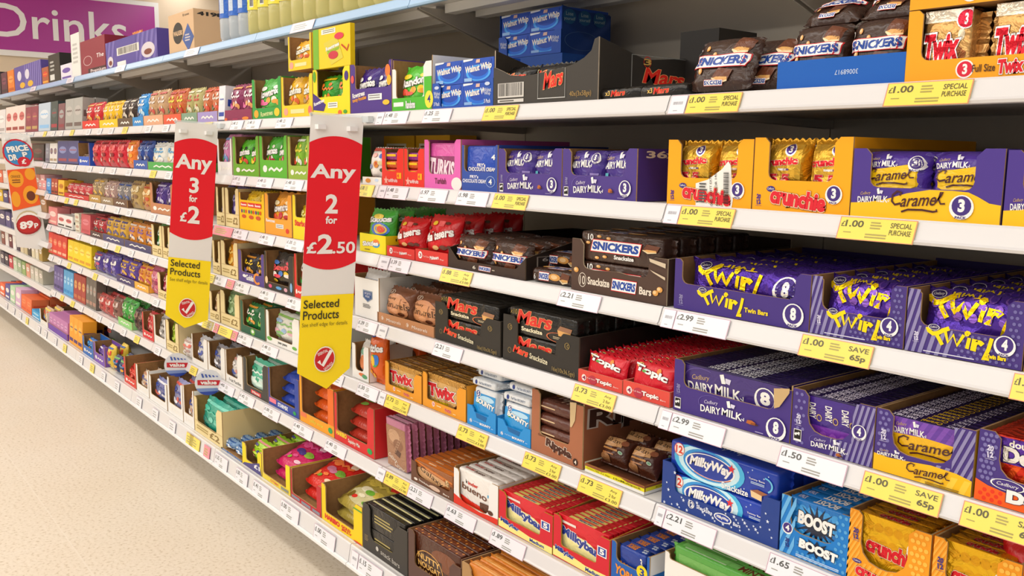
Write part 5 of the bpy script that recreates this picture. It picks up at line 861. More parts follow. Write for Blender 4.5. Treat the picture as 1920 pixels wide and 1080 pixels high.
# fourth shelf down
BAGS('c', [(550, 585, 365, 'f4d41c', .5, gb('f0d424', ('f0e890', 'd8b010')), 'lemon yellow chew tray by large sign', 'lemon yellow chew bag', 1, .8, 1, .05, 5, .14, .1, [T('d83828', 'Starburst', .1, .3, .95, .44, b=.05)], 'sweets', 1, .08),
           (498, 548, 362, 'f0a030', .4, gb('f0a020', ('f0e0b0', 'e05028', 'c83038'), 'Rowntrees'), 'apricot tray with white sticker', 'orange jelly sweet bag', 1, 1.02, 2, .06, 5, .12, .14, [T('f0f0f0', 'Rowntrees', .04, .3, .38, .38, b=.03), ('R', 'f0f0ec', .42, .18, .7, .28), ('L', '8a8a8a', .44, .19, .68, .27, 2), ('E', 'd83828', .84, .14, .06, .06)]),
           (450, 497, 360, 'f4c010', .8, gb('f8d020', ('f8e060', 'e0b010')), 'golden yellow tray printed with three bags', 'golden yellow sweet bag', 2, 1.02, 2, .05, 5, .04, .08, [q for a in (.06, .36, .64) for q in (('R', 'd83028', a, .62, a+.26, .74), T('W', 'Bassetts', a+.02, .65, a+.24, .71, b=.03), ('E', 'c85030', a+.13, .36, .09, .05), ('E', '5a3890', a+.05, .5, .03, .05), ('E', '48a040', a+.14, .5, .03, .05), ('E', 'd85020', a+.22, .5, .03, .05))])])
crate('c', 424, 449, 352, gb('6a5898', ('a098c8', '40306c', 'c8c0e0')), 'pale wood crate of violet bags', 'violet sweet bag')
crate('c', 407, 422, 350, gb('5a4888', ('a098c8', '40306c')), 'slim pale wood crate beside small sign', 'violet sweet bag')
R('c', 283, 326, 342, 'c08058', .34, gb('4c2c88', ('8a70c0', '281850', 'c8c0e0')), 'brown kraft crate of purple bags', 'deep purple sweet bag', 2, 1.0)
loose('c', 262, 282, 345, gb('c88838', ('e8d0a0', '6a4420', 'c05028')), 'tan and orange bag beside kraft crate', 1)
loose('c', 240, 261, 338, gb('b09050', ('d8c8a0', '4a3828', '806040')), 'olive tan bag beside tan and orange bag', 1)
BAGS('c', [(213, 239, 340, '6a4c3c', .34, gb('8a8484', ('d8d0c8', '5a4030', '3858a0')), 'dark brown tray of silver bags', 'silver brown sweet bag', 2, 1.02),
           (190, 212, 338, '9a8468', .36, gb('b09088', ('f0e8e0', '8a3058', 'e0c0b0')), 'taupe tray of pinkish bags', 'pinkish sweet bag', 2, 1.02),
           (168, 189, 333, 'b89048', .3, gb('a89070', ('e0c890', '6a4830', 'e0b040')), 'ochre tray of tan bags', 'tan sweet bag', 2, 1.02),
           (121, 167, 342, 'c82c30', .34, gb('c84048', ('e8a0a0', '90202c', 'f0d0c8')), 'wide red tray of red bags', 'pale red sweet bag', 4, 1.0)])
loose('c', 109, 120, 338, gs('e8b838', ('c07828', 'a06020')), 'narrow yellow box beside wide red tray', 1, t=.05, cat='chocolate box')
loose('c', 96, 108, 335, gs('a84838', ('e0a890', '5a2820')), '{} narrow brown red box', 2, t=.05, cat='chocolate box')
loose('c', 87, 95, 335, gs('4898d8', ('a8d0f0', '2070b0')), 'narrow sky blue box', 1, t=.05, cat='chocolate box')
loose('c', 72, 86, 338, gs('e0a0a0', ('f0e0e0', '6a4030')), '{} pale pink box in the fourth shelf corner', 2, t=.05, cat='chocolate box')
# fifth shelf down
BAGS('d', [(553, 572, 475, 'd82c28', .28, gb('c83830', ('f0f0e8', '38a040', 'f0d030')), 'red comic tray partly hidden by sign', 'red comic sweet bag', 1, .95, 2, .05, 5, .2, .1),
           (497, 551, 470, '302c2c', .2, gb('24201f', ('e0304c', 'f0e8e0', '3878c8', 'f0c830'), 'Beano', 'e84858'), 'black tray with comic prints', 'black comic sweet bag', 1, .95, 2, .06, 5, .06, .16, [('E', 'e05080', .2, .1, .06, .05), ('E', '58a0d8', .5, .1, .1, .04), ('E', 'd8a0b0', .74, .1, .06, .05), ('E', 'e8c8a0', .07, .24, .05, .1), ('E', '80b0d8', .93, .2, .04, .12)]),
           (448, 496, 467, '54408c', .32, gb('2c2428', ('e8c030', '6a5a98', 'e09838')), 'purple tray with moon print', 'black and yellow bag', 2, .85, 2, .05, 5, .12, .1, [T('f0f0f0', 'Goblin', .3, .08, .6, .26, b=.04), ('O', 'e89040', .74, .2, .14, .18, .4, 60, 320), ('E', 'f0f0f0', .24, .2, .07, .05)])])
crate('d', 416, 447, 450, gb('e89820', ('f0c860', 'c87818')), 'pale wood crate of amber puppet bags', 'amber sweet bag')
crate('d', 400, 414, 450, gb('e8c060', ('f0e0b0', 'c89838')), 'slim pale crate of yellow bags', 'yellow sweet bag')
crate('d', 286, 305, 420, gb('48a050', ('d8e8d8', '287838')), 'pale crate of one green bag', 'green sweet bag', full=False) if 0 else crate('d', 286, 305, 420, gb('48a050', ('d8e8d8', '287838')), 'pale crate of one green bag', 'green sweet bag')
crate('d', 306, 320, 424, gb('e88030', ('f0e0d0', '389048')), 'slim orange edged crate beside small sign', 'orange sweet bag')
BAGS('d', [(234, 284, 418, '44406c', .3, gb('d88828', ('7a50a8', '2c2030', 'e8e0d8')), 'navy tray of orange and purple bags', 'orange and purple bag', 3, 1.1),
           (193, 233, 408, '484470', .3, gb('d8a838', ('54508c', '403c78', '54508c'), fincol='605c90'), 'navy tray of yellow purple bags', 'yellow and indigo bag', 3, 1.1),
           (170, 192, 406, '4c3438', .2, gb('b83038', ('e8d8d8', '3c2830', '3c2c30')), 'dark tray of red bags', 'red and black bag', 2, 1.05)])
loose('d', 152, 169, 402, gs('c85860', ('d88088', 'b84850')), 'red box with a clear top', 1, t=.07, cat='chocolate box')
for i, dz in enumerate((0, .052)):
    x = at_x(144, YF['d'], ZT['d']); gs('dcd8c4', ('c8a090', 'b09880'))(.095, .05, .09, i).put((x, YF['d']+.05, ZT['d']+.001+dz), f'cream box {"under its twin" if i == 0 else "stacked on its twin"} beside the red clear topped box', 'chocolate box')
loose('d', 108, 136, 402, gs('e4e0dc', ('d06868', '303030')), '{} white box with a red heart and black letters', 2, t=.07, cat='chocolate box')
loose('d', 91, 107, 388, gs('dc8484', ('f0d0c8', 'e8c0b0')), 'pink topped box beside white boxes', 1, t=.07, cat='chocolate box')
# sixth shelf down
t = R('e', 500, 562, 580, 'eceae4', .2, gb('dcdcd4', ('80b870', 'e0a8b8', '98b8d8', '90c060'), None), 'white tray of white and green bags', 'white and green jelly bag', 1, .95, 2, .06, 5, .08, .2, [('E', '68b048', .1, .14, .08, .06), ('E', '68b048', .86, .12, .07, .05), T('3a3a3a', 'yum yums', .36, .06, .64, .14, b=.02)], sidecol='e4e2da')
R('e', 452, 498, 562, '1c5c44', .24, gb('1c7038', ('f0f0e8', '68b848', 'e8a038')), 'dark green tray of green bags', 'dark green sweet bag', 2, .9, 2, .05, 5, .1, .18, [('E', '78b848', .5, .12, .09, .1), ('E', 'f0f0e8', .5, .13, .05, .05)])
crate('e', 415, 450, 543, gb('88a870', ('a8c898', '688858')), 'pale wood crate of sage green bags', 'sage green sweet bag')
crate('e', 394, 413, 545, gb('c89868', ('d8b898', '987048')), 'slim pale crate of tan bags', 'tan sweet bag')
crate('e', 297, 318, 510, gb('c04058', ('e0a0a8', '902838')), 'pale crate beside pink bags, small sign side', 'rose sweet bag')
loose('e', 279, 297, 498, gb('cc5c80', ('e0a0b8', '983858')), 'pink sweet bag beside the amber tray of two', 1)
BAGS('e', [(253, 279, 498, 'f0b040', .24, gb('e89c30', ('c05028', 'f0d080', 'c03c60')), 'amber tray of two bags', 'amber jelly bag', 2, 1.1),
           (219, 252, 486, '44386c', .2, gb('5c3c98', ('f0c040', '8058b8', 'e8b030')), 'navy tray of purple gold bags', 'purple and gold bag', 2, 1.1)])
loose('e', 190, 218, 474, gb('4c3890', ('f0ece8', '7a4030', '8878c0')), '{} violet button bag', 2)
loose('e', 172, 189, 470, gb('4a3488', ('f0ece8', '7a4030', 'c04870')), 'violet button bag standing beside yellow boxes', 1)
loose('e', 127, 171, 450, gs('f0d020', ('f4e060', 'd89820')), '{} tall yellow box', 4, t=.06, cat='chocolate box')
loose('e', 91, 125, 436, gs('d83828', ('e88058', 'e8b090')), '{} tall red box', 4, t=.06, cat='chocolate box')
# seventh shelf down
BAGS('f', [(628, 702, 735, 'd82c2c', .22, gb('c03828', ('58b048', 'f0e0c8', 'e85838', '8ac050'), None, fincol='e02c28'), 'scarlet tray with green leaf marks', 'red and green jelly bag', 1, .96, 3, .07, 26, .06, .16, [T('f0d030', 'HARIBO', .04, .12, .32, .22, b=.06), T('f0ece0', 'Squidgy Mix', .36, .06, .66, .16, b=.02), ('E', '28a050', .9, .12, .06, .06)]),
           (563, 627, 703, 'f0a020', .22, gb('e05c1c', ('f08830', 'f0c8a0', 'c83018', 'f0a050'), None, fincol='e84818'), 'orange tray of orange jelly bags', 'orange jelly bag', 1, .96, 3, .07, 24, .06, .16, [('R', 'e8784c', .02, .12, .2, .22), T('e8d040', 'jelly mix', .3, .06, .7, .16, b=.02), ('E', '28a050', .9, .12, .06, .06), ('R', 'f07020', .84, .24, 1, .98)]),
           (504, 561, 688, '2c44a0', .22, gb('2848b0', ('d86048', '182c80', 'f0d8b0', '3c60d0'), None), 'navy tray with yellow stars', 'blue starry jelly bag', 1, .94, 3, .07, 20, .05, .12, [('R', 'f07c90', .03, .08, .26, .2), T('e8ecf8', 'STARMIX', .32, .06, .66, .17, b=.05), ('E', '28a050', .87, .1, .05, .05)]),
           (458, 503, 668, '3c3a36', .22, gb('58c0a0', ('e0f0e8', 'd8e8e0', '30a080', 'c8e8dc'), None, win='d0ece0'), 'charcoal tray of mint bags', 'mint green sweet bag', 1, .95, 3, .05, 5, .12, .2, [('R', 'd83840', .3, .04, .72, .15), T('f0e8e0', 'Mints', .36, .06, .66, .13, b=.03)]),
           (424, 456, 655, 'ebe8e2', .24, gb('d4d0cc', ('e8e4e0', '3050a0', 'd09088')), 'white tray of pastille bags', 'clear and white pastille bag', 1, .8, 2, .05, 5, .05, .3, [T('3a3a3a', 'Fruit Pastilles', .2, .06, .9, .16, b=.0)]),
           (391, 423, 640, 'ebe8e2', .24, gb('9a98a0', ('2c48a0', 'e8e8f0', '504c50')), 'white tray of blue labelled bags', 'clear bag with blue label', 1, .9, 2, .05, 5, .1, .24),
           (361, 390, 625, 'ebe8e2', .2, gb('d0d0d4', ('2c48a0', 'f0f0f4', '3c50a8', 'c8c8d0')), 'white tray nearest the blue discs', 'white and blue mint bag', 1, .92, 2, .05, 5, .05, .24)])
loose('f', 338, 359, 632, gb('dcd4ce', ('e07060', 'f0ece8', 'b89890')), 'white bag with red stripes', 1)
crate('f', 313, 336, 598, gb('98b030', ('b8d050', '58702c')), 'pale wood crate of lime bags', 'lime green sweet bag')
R('f', 290, 312, 590, 'e8e6e2', .3, gb('c8c4c0', ('404040', 'e8e4e0', '808080')), 'black and white striped tray', 'grey and white bag', 1, 1.0)
R('f', 268, 289, 584, 'd83038', .3, gb('c83038', ('e08880', '802028', 'e0a090')), 'red tray beside black and white tray', 'red sweet bag', 1, 1.0)
loose('f', 249, 266, 575, gb('5a3c34', ('a07868', 'c8b0a8', '302020')), '{} dark brown bag beside the red tray', 2)
R('f', 222, 248, 562, '94d480', .3, gb('4cb048', ('c8e8c0', '7a3848', '2c7c30')), 'light green tray of two bags', 'green wrapped sweet bag', 2, 1.15)
loose('f', 208, 221, 556, gb('8c6054', ('d8c0b8', '5a3830')), 'rosy brown bag beside the light green tray', 1)
loose('f', 182, 207, 548, gb('c04c48', ('e8c8c0', 'd8b0a0', '8a2c2c')), '{} red and silver bag with a paper base', 2)
loose('f', 161, 180, 520, gs('706860', ('a8a098', 'b08878')), '{} grey slab box', 3, t=.05, cat='chocolate box')
loose('f', 138, 160, 513, gs('a83c34', ('d8a060', 'c07048')), '{} red gold slab box', 3, t=.05, cat='chocolate box')
loose('f', 119, 137, 506, gs('58a8dc', ('a8d4f0', '2888c8')), '{} light blue slab box', 3, t=.05, cat='chocolate box')
loose('f', 101, 118, 498, gs('6a5c98', ('9088b8', '383068')), '{} violet slab box', 3, t=.05, cat='chocolate box')
# bottom shelf
BAGS('g', [(604, 680, 905, 'f4d010', .26, gb('a89440', ('c8b048', 'd82c20', '68a830', 'e8e0c0', '7a6420'), None, fincol='c8a030', win='c8c090'), 'yellow tray of gold jelly bags', 'gold jelly bag', 1, 1.0, 3, .07, 30, .1, .2, [T('d82c20', 'HARIBO', .08, .08, .46, .22, b=.07), T('d82c20', 'GOLD', .5, .13, .72, .21, b=.05), T('d82c20', 'JELLY', .5, .05, .76, .12, b=.05), ('E', 'd82c20', .9, .02, .1, .02), ('R', '58a040', .8, .86, 1, .9)]),
           (546, 603, 878, 'c02430', .18, gb('d0241c', ('f08040', '70a838', 'f0d8b8', 'c87898'), None, fincol='e03020'), 'crimson tray of jelly bags', 'red jelly bag', 1, .95, 3, .07, 28, .04, .14, [('R', '8a8c98', .02, .04, .3, .14), ('R', '8a8c98', .36, .03, .66, .13), ('R', '8a8c98', .72, .03, .96, .13)]),
           (492, 545, 842, 'e8d040', .18, gb('c81c60', ('e05090', '88b838', 'f0c8d8', '483088'), None, fincol='d82870'), 'yellow edged tray of magenta bags', 'magenta jelly bag', 1, 1.0, 3, .07, 26, .04, .14, [T('e88050', 'OTIMA', .3, .05, .6, .14, b=.03), ('R', '8a8c80', .68, .04, .94, .14), ('R', 'f4dc10', .86, .2, 1, 1)]),
           (455, 491, 828, 'f4d818', .3, gb('98c828', ('c8e050', 'd85048', '403c80', 'f0a0a0'), None), 'yellow and indigo tray of lime bags', 'lime jelly bag', 1, .98, 3, .06, 22, .2, .2, [('P', '4c4484', [(0, 0), (1, 0), (.9, .52), (.5, .28), (.1, .12)]), T('f0f0f0', '£1', .62, .16, .92, .36, b=.04)]),
           (415, 454, 830, '2c5c9c', .3, gb('7ca0c8', ('2468b0', 'c8d8e8', 'e0e8f0', '1c58a0'), None, fincol='1c60b0', win='d8e4f0'), 'blue tray of mint bags', 'blue and clear mint bag', 2, 1.7, 4, .05, 6, 0, 0, [T('d0dcf0', 'FOX', .06, .1, .3, .24, b=.06), T('d0dcf0', 'GLACIER MINTS', .36, .1, .96, .22, b=.02)])])
t = Tray('g', 366, 418, 742, 'e8d49c', 'pale wood crate of teal bags', low=.3, wl=.1, wr=.2, ops=WOOD, sidecol='e4cc94', inner='b89458', depth=.36)
t.fill(gb('28a088', ('48c0a4', '188070', '70d0b8')), 1, 3, 1, .98, .06, 8, 'teal sweet bag', 'sweets')
BAGS('g', [(345, 365, 722, 'eceae6', .3, gb('d8c4b0', ('2c48a0', 'e8e0d8', 'c89880')), 'white tray beside teal crate', 'clear bag with blue band', 1, .8),
           (316, 344, 706, 'eceae6', .3, gb('9090b8', ('3c4ca0', 'e8e8f0', 'd05850')), 'white tray beneath a blue disc', 'blue striped clear bag', 1, .95),
           (281, 314, 702, 'eceae6', .26, gb('6068a0', ('2c48a0', 'c85848', 'e0e0e8')), 'white tray with a torn corner', 'blue banded jelly bag', 1, .9),
           (257, 280, 682, 'eceae6', .3, gb('e0c8b0', ('3c50a0', 'e8d8c8', 'c89070')), 'white tray of peach bags', 'peach and blue bag', 1, .75),
           (234, 256, 668, 'd83c30', .3, gb('d02820', ('e86050', '901818')), 'coral red open tray', 'bright red bag', 1, .65)])
loose('g', 209, 233, 664, gb('203060', ('3888c8', 'e8a030', 'c84050', '58a850')), '{} navy pouch of coloured sweets', 2)
def tub(w, h, t, seed):
    mb = MB(); n = 20; prof = [(.34*w, 0), (.42*w, h*.9), (.45*w, h*.9), (.46*w, h), (.44*w, h), (.0001, h*.985)]
    vs = [(r*math.cos(2*math.pi*i/n), r*math.sin(2*math.pi*i/n), z) for r, z in prof for i in range(n)]
    mb.add(vs, [(a*n+i, a*n+(i+1) % n, (a+1)*n+(i+1) % n, (a+1)*n+i) for a in range(len(prof)-1) for i in range(n)]+[[*range(n)][::-1]], M('eceae6', 'g'), True)
    pm = MB(); draw(pm, [('R', '5c9040', .2, .1, .8, .4), ('E', 'e8b048', .5, .3, .2, .1), T('d86050', 'BIG', .3, .6, .7, .74, b=.04)], lambda u, v, d: Vector(((.35*w+.1*w*v+d)*math.cos((u-1)*math.pi), (.35*w+.1*w*v+d)*math.sin((u-1)*math.pi), v*h*.88)), w, h, 'p')
    return Proto('sweet_tub', mb.mesh('sweet_tub'), [('print', pm.mesh('print'))])
x = at_x(222, .1, ZT['g']); tub(.115, .18, .1, 0).put((x, .1, ZT['g']+.001), 'white round tub with lid behind the navy pouches', 'tub')
loose('g', 198, 208, 645, gb('e0c040', ('d84838', 'f0e0a0', '385ca0')), 'yellow and red bag beside the purple tray', 1)
R('g', 177, 197, 640, '7850b0', .5, gb('4c3090', ('8a68c0', '2c1860', 'e8e0f0')), 'purple tray of foil bags', 'purple foil bag', 1, .8, 1, wl=.14, wr=.14, depth=.09)
R('g', 156, 176, 628, '2468b8', .5, gb('2878c8', ('58a8e0', '184888', 'e8a838')), 'blue tray of round sweets', 'blue wrapped bag', 1, .85, 1, wl=.14, wr=.14, depth=.09)
for j in range(3): loose('g', 130+j*15, 154+j*15, 592, gs('f0a028', ('f4b84c', '4c2c70')), ['{} orange egg box', '{} orange egg box, middle rank', '{} orange egg box, rear rank'][j], 3, t=.07, cat='egg box', deep=1, y=.084*j)
t = Tray('g', 91, 126, 0, '6c3ca8', 'low purple tray of pink egg boxes', H=.035, low=1, wl=0, wr=0, depth=.3, full=False)
t.fill(gs('c07cb0', ('d8a0c8', '8a4890')), 5, 2, 1, 2.6, .07, 3, 'pink egg box', 'egg box')
R('g', 76, 90, 578, 'e8e4dc', .3, gb('c8a888', ('e04830', '3868c0', 'f0d040')), 'white tray of mixed bags', 'multicoloured bag', 1, 1.15)
loose('g', 60, 75, 580, gs('30a0d8', ('88c8e8', 'e0e8f0')), 'sky blue cup box on the bottom shelf', 1, t=.07, cat='egg box')
loose('g', 40, 59, 553, gs('e86c38', ('f08c58', 'd85028')), '{} coral egg box', 2, t=.1, cat='egg box')
for i, (a, b, y, c, l) in enumerate(((29, 39, 540, 'd8b0d0', 'pale pink box'), (19, 28, 536, 'b8d8b0', 'pale green box'), (10, 18, 533, '5c5498', 'slate purple box'), (0, 9, 530, 'e86840', 'tomato red box'), (-9, -1, 530, '404878', 'ink blue box'))):
    loose('g', a, b, y, gs(c, ('f0e8e0', 'f0e8e0')), f'{l} at the far end of the bottom shelf', 1, t=.1, cat='egg box')
# seventh bay: shelves set closer together
def far(lev, items):
    z = GL[lev]+CZ+.032
    for a, b, hh, c, l in items:
        x0, x1 = at_x(a, .024, z), at_x(b, .024, z); gs(c, ('f0e8e0', hx(c)))(x1-x0-.002, hh, .1, 0).put(((x0+x1)/2, .08, z+.0005), l, 'chocolate box')
far('b', [(4, 14, .1, 'e07040', 'orange box in the far closer shelves, uppermost row'), (15, 28, .1, 'd85838', 'red orange box in the far closer shelves, uppermost row'), (44, 60, .11, 'e0a8a8', 'rose box beside the price drop sign')])
far('c', [(-6, 4, .09, 'd86848', 'brick red box low behind the price drop sign'), (5, 14, .09, 'd8c8c0', 'white box low behind the price drop sign'), (64, 74, .09, 'c07868', 'terracotta box beside the price drop sign'), (75, 83, .09, 'd0a0a0', 'dusty pink box beside the price drop sign')])
far('d', [(-4, 4, .085, 'e0b830', 'yellow box at the far left rail'), (5, 14, .085, '4a4478', 'indigo box at the far left rail'), (15, 24, .085, '8a2c40', 'maroon box at the far left rail'), (74, 86, .1, 'a88058', 'kraft box beside the 89p sign')])
far('e', [(-2, 9, .11, '4c4470', 'slate tall box left of the 89p sign'), (10, 19, .11, '544c80', 'violet tall box left of the 89p sign'), (20, 28, .11, '3c3868', 'navy tall box left of the 89p sign')])
far('f', [(2+7*i, 8+7*i, .1, c, f'{n} slim box in a row under the 89p sign') for i, (c, n) in enumerate((('8a5048', 'brown'), ('e8e0dc', 'white'), ('6a2838', 'wine'), ('f0ece8', 'ivory'), ('44384c', 'plum'), ('d8c8a8', 'sand'), ('c8b890', 'straw'), ('4a4038', 'umber'), ('dcd0b0', 'cream'), ('e0d8c0', 'pearl'), ('b89850', 'brass')))])
far('h', [(0+8*i, 7+8*i, .09, c, f'{n} small box on the lowest closer shelf') for i, (c, n) in enumerate((('585060', 'grey'), ('403848', 'dark plum'), ('c84050', 'cherry'), ('c8d8b8', 'celery'), ('a8b898', 'sage'), ('98b070', 'moss'), ('e0a088', 'salmon'), ('c8c4b4', 'stone'), ('d8d4c4', 'bone'), ('b8b4a4', 'putty')))])
# on the top shelf
def tops(a, b, yt, mk, lab, t=.15, y=0, cat='carton', rz=0):
    yf = YF['T']+y; z = ZT['T']+.0008; x0, x1 = at_x(a, yf, z), at_x(b, yf, z); mk(x1-x0-.002, at_z(yt, x0, yf)-z, t, 0).put(((x0+x1)/2, yf+t/2, z), lab, cat, rz=rz)
tops(318, 365, 31, lambda w, h, t, s: carton(w, h, .3, 'd8b48c', [('E', '2c2824', .38, .5, .2, .27), T('d8b48c', 'WALKERS', .2, .44, .56, .56, b=.04), ('P', '3c5ca0', [(.55, .32), (.78, .68), (1, .32), (.78, .0)]), ('L', 'c8c0c0', .66, .24, .9, .44, 3), T('2c2824', '8 cases', .6, .88, .84, .94, b=.0)], side=[T('2c2824', '41980', .05, .84, .5, .94, b=.05), ('E', '2c2824', .7, .42, .22, .24), T('d8b48c', 'WALKERS', .52, .36, .88, .48, b=.04)], name='carton'), 'tall brown cardboard carton printed 41980', .3)
tops(200, 296, 82, lambda w, h, t, s: carton(w, h, t, '54489c', [('ST', '7468b4', .0, .0, 1, 1, 12, .5), ('R', '54489c', .2, .0, .62, 1), ('R', 'e8e4dc', .24, .42, .68, .7), ('B', 'K', .27, .45, .65, .68), ('R', 'f0ece8', .24, .02, .42, .2), ('E', 'd8d0d8', .84, .36, .12, .26), ('E', '7a3828', .84, .3, .07, .1), ('E', 'd8d0d8', .1, .26, .06, .2), ('E', '7a3828', .1, .22, .035, .09)]), 'purple striped carton with a white barcode label', .16)
tops(153, 199, 80, lambda w, h, t, s: carton(w, h, t, '8c2438', [('R', '3c1820', .3, .0, 1, .16), T('e8d8d8', 'Premium', .4, .03, 1, .13, b=.02), ('O', 'e0c8c8', .3, .4, .18, .14, .1), T('e8d8d8', 'The', .66, .42, .95, .54, b=.02, sh=.3)], topcol='b08858'), 'maroon carton beside the purple striped carton', .16)
tops(136, 152, 66, lambda w, h, t, s: carton(w, h, .012, 'e8e6e2', [('L', 'c0c0bc', .2, .3, .8, .8, 5)], name='carton_flap'), 'torn white upright card beside the maroon carton', .012, -.004)
tops(115, 136, 123, gs('e4e0ec', ('6a50a8', '6a50a8'), name='carton'), 'white carton with purple bands on the top shelf', .1)
tops(93, 114, 105, lambda w, h, t, s: carton(w, h, t, '24221f', [('R', 'd8d8d4', .1, .1, .5, .3), ('L', 'b0b0ac', .15, .4, .6, .8, 3)]), 'black carton with white print on the top shelf', .16, .002)
tops(80, 92, 128, gs('a85834', ('d84028', 'e8a030'), name='carton'), 'small brown and red carton beside the black carton', .1)
tops(29, 79, 128, lambda w, h, t, s: carton(w, h, t, '584c9c', [('ST', '7c70b8', .4, .0, 1, 1, 8, .5), ('E', 'e0b030', .3, .2, .1, .12), ('E', 'e0b030', .6, .2, .1, .12), ('E', 'd8d4e4', .2, .6, .08, .2), ('E', 'd8d4e4', .5, .6, .08, .2)]), 'wide purple striped carton with yellow marks', .16)
tops(16, 28, 134, gs('e07c28', ('f0a050', 'c05818'), name='carton'), 'narrow orange carton on the top shelf', .12)
tops(4, 15, 138, gs('5a2c40', ('804058', '302028'), name='carton'), 'narrow maroon carton at the left picture edge', .12)
tops(-8, 3, 138, gs('2c2830', ('404048', '504858'), name='carton'), 'narrow black carton at the left picture edge', .12)
tops(262, 318, 72, lambda w, h, t, s: carton(w, h, t, 'e8e6de', [('R', 'f0c818', 0, .72, 1, 1)]), 'long white and yellow carton behind the striped one', .1, .17)
tops(243, 262, 60, gb('e88020', ('d82820', 'f0d030', 'f0c020')), 'red and yellow bag poking up behind the striped carton', .05, .19, 'sweets')
def bottle(c, lc, text=None, ink='3a8a30'):
    n = 18; R_ = .043
    prof = [(.0001, .004), (.024, 0), (.035, .004), (R_, .022), (R_, .085), (R_*.97, .09), (R_*.97, .18), (R_, .185), (R_*.96, .21), (R_*.7, .255), (.016, .285), (.0145, .305), (.0001, .305)]
    mb = MB(); vs = []
    for r, z in prof:
        for i in range(n*2):
            q = 1+(.035*math.cos(5*2*math.pi*i/(n*2)) if z < .08 and r > .01 else 0); vs.append((r*q*math.cos(math.pi*i/n), r*q*math.sin(math.pi*i/n), z))
    N = 2*n; mb.add(vs, [(a*N+i, a*N+(i+1) % N, (a+1)*N+(i+1) % N, (a+1)*N+i) for a in range(len(prof)-1) for i in range(N)], M(c, 'x'), True); body = mb.mesh('drink_bottle')
    mb = MB(); rl = R_+.0006; vs = [(rl*math.cos(math.pi*i/n), rl*math.sin(math.pi*i/n), z) for z in (.092, .178) for i in range(N)]; mb.add(vs, [(i, (i+1) % N, (i+1) % N+N, i+N) for i in range(N)], M(lc, 'p'), True); la = mb.mesh('wrap_label')
    mb = MB(); vs = [(r*math.cos(math.pi*i/n), r*math.sin(math.pi*i/n), z) for r, z in ((.016, .300), (.016, .318), (.0001, .318)) for i in range(N)]; mb.add(vs, [(a*N+i, a*N+(i+1) % N, (a+1)*N+(i+1) % N, (a+1)*N+i) for a in range(2) for i in range(N)], M('f0d020' if text else '2860c0', 'g'), True); cp = mb.mesh('cap')
    pm = MB(); ops = ([T(ink, text, .1, .5, .6, .68, b=.02), ('S', ink, [(.2, .34), (.28, .22), (.42, .2), (.54, .32)], .09), ('R', 'f0f0e8', .7, .1, .84, .5), ('B', 'K', .71, .14, .83, .46)] if text else [('R', 'e8ecf0', .1, .1, .5, .6), ('R', 'c8d4e4', .6, .2, .8, .8)])
    draw(pm, ops, lambda u, v, d: Vector(((rl+d)*math.cos(-math.pi*1.05+u*math.pi*.9), (rl+d)*math.sin(-math.pi*1.05+u*math.pi*.9), .092+v*.086)), .12, .086, 'p'); pr = pm.mesh('print')
    return Proto('drink_bottle', body, [('wrap_label', la), ('cap', cp), ('print', pr)])
lem = bottle('f0e8a0', 'f0e040', 'LEMONADE'); wat = bottle('e0e8ee', '2c68c8')
xl = at_x(457, YF['T'], ZT['T']); xr_ = at_x(735, YF['T'], ZT['T']); nb = int((xr_-xl)/.0895)
ORD = ['first', 'second', 'third', 'fourth', 'fifth', 'sixth', 'seventh', 'eighth', 'ninth', 'tenth', 'eleventh', 'twelfth']
for i in range(nb):
    for j in range(2):
        lem.put((xl+.045+.0895*i, YF['T']+.045+.09*j, ZT['T']+.0005), f'yellow lemonade bottle, {ORD[i]} from the water bottles in the front row' if j == 0 else 'yellow lemonade bottle in the rear row on the top shelf', 'bottle', None if j == 0 else 'rear lemonade bottles', rz=.0)
for i in range(3):
    for j in range(2): wat.put((xl-.046-.0895*i, YF['T']+.045+.09*j, ZT['T']+.0005), f'clear water bottle, {ORD[i]} from the lemonade in the front row' if j == 0 else 'clear water bottle in the rear row on the top shelf', 'bottle', None if j == 0 else 'rear water bottles')
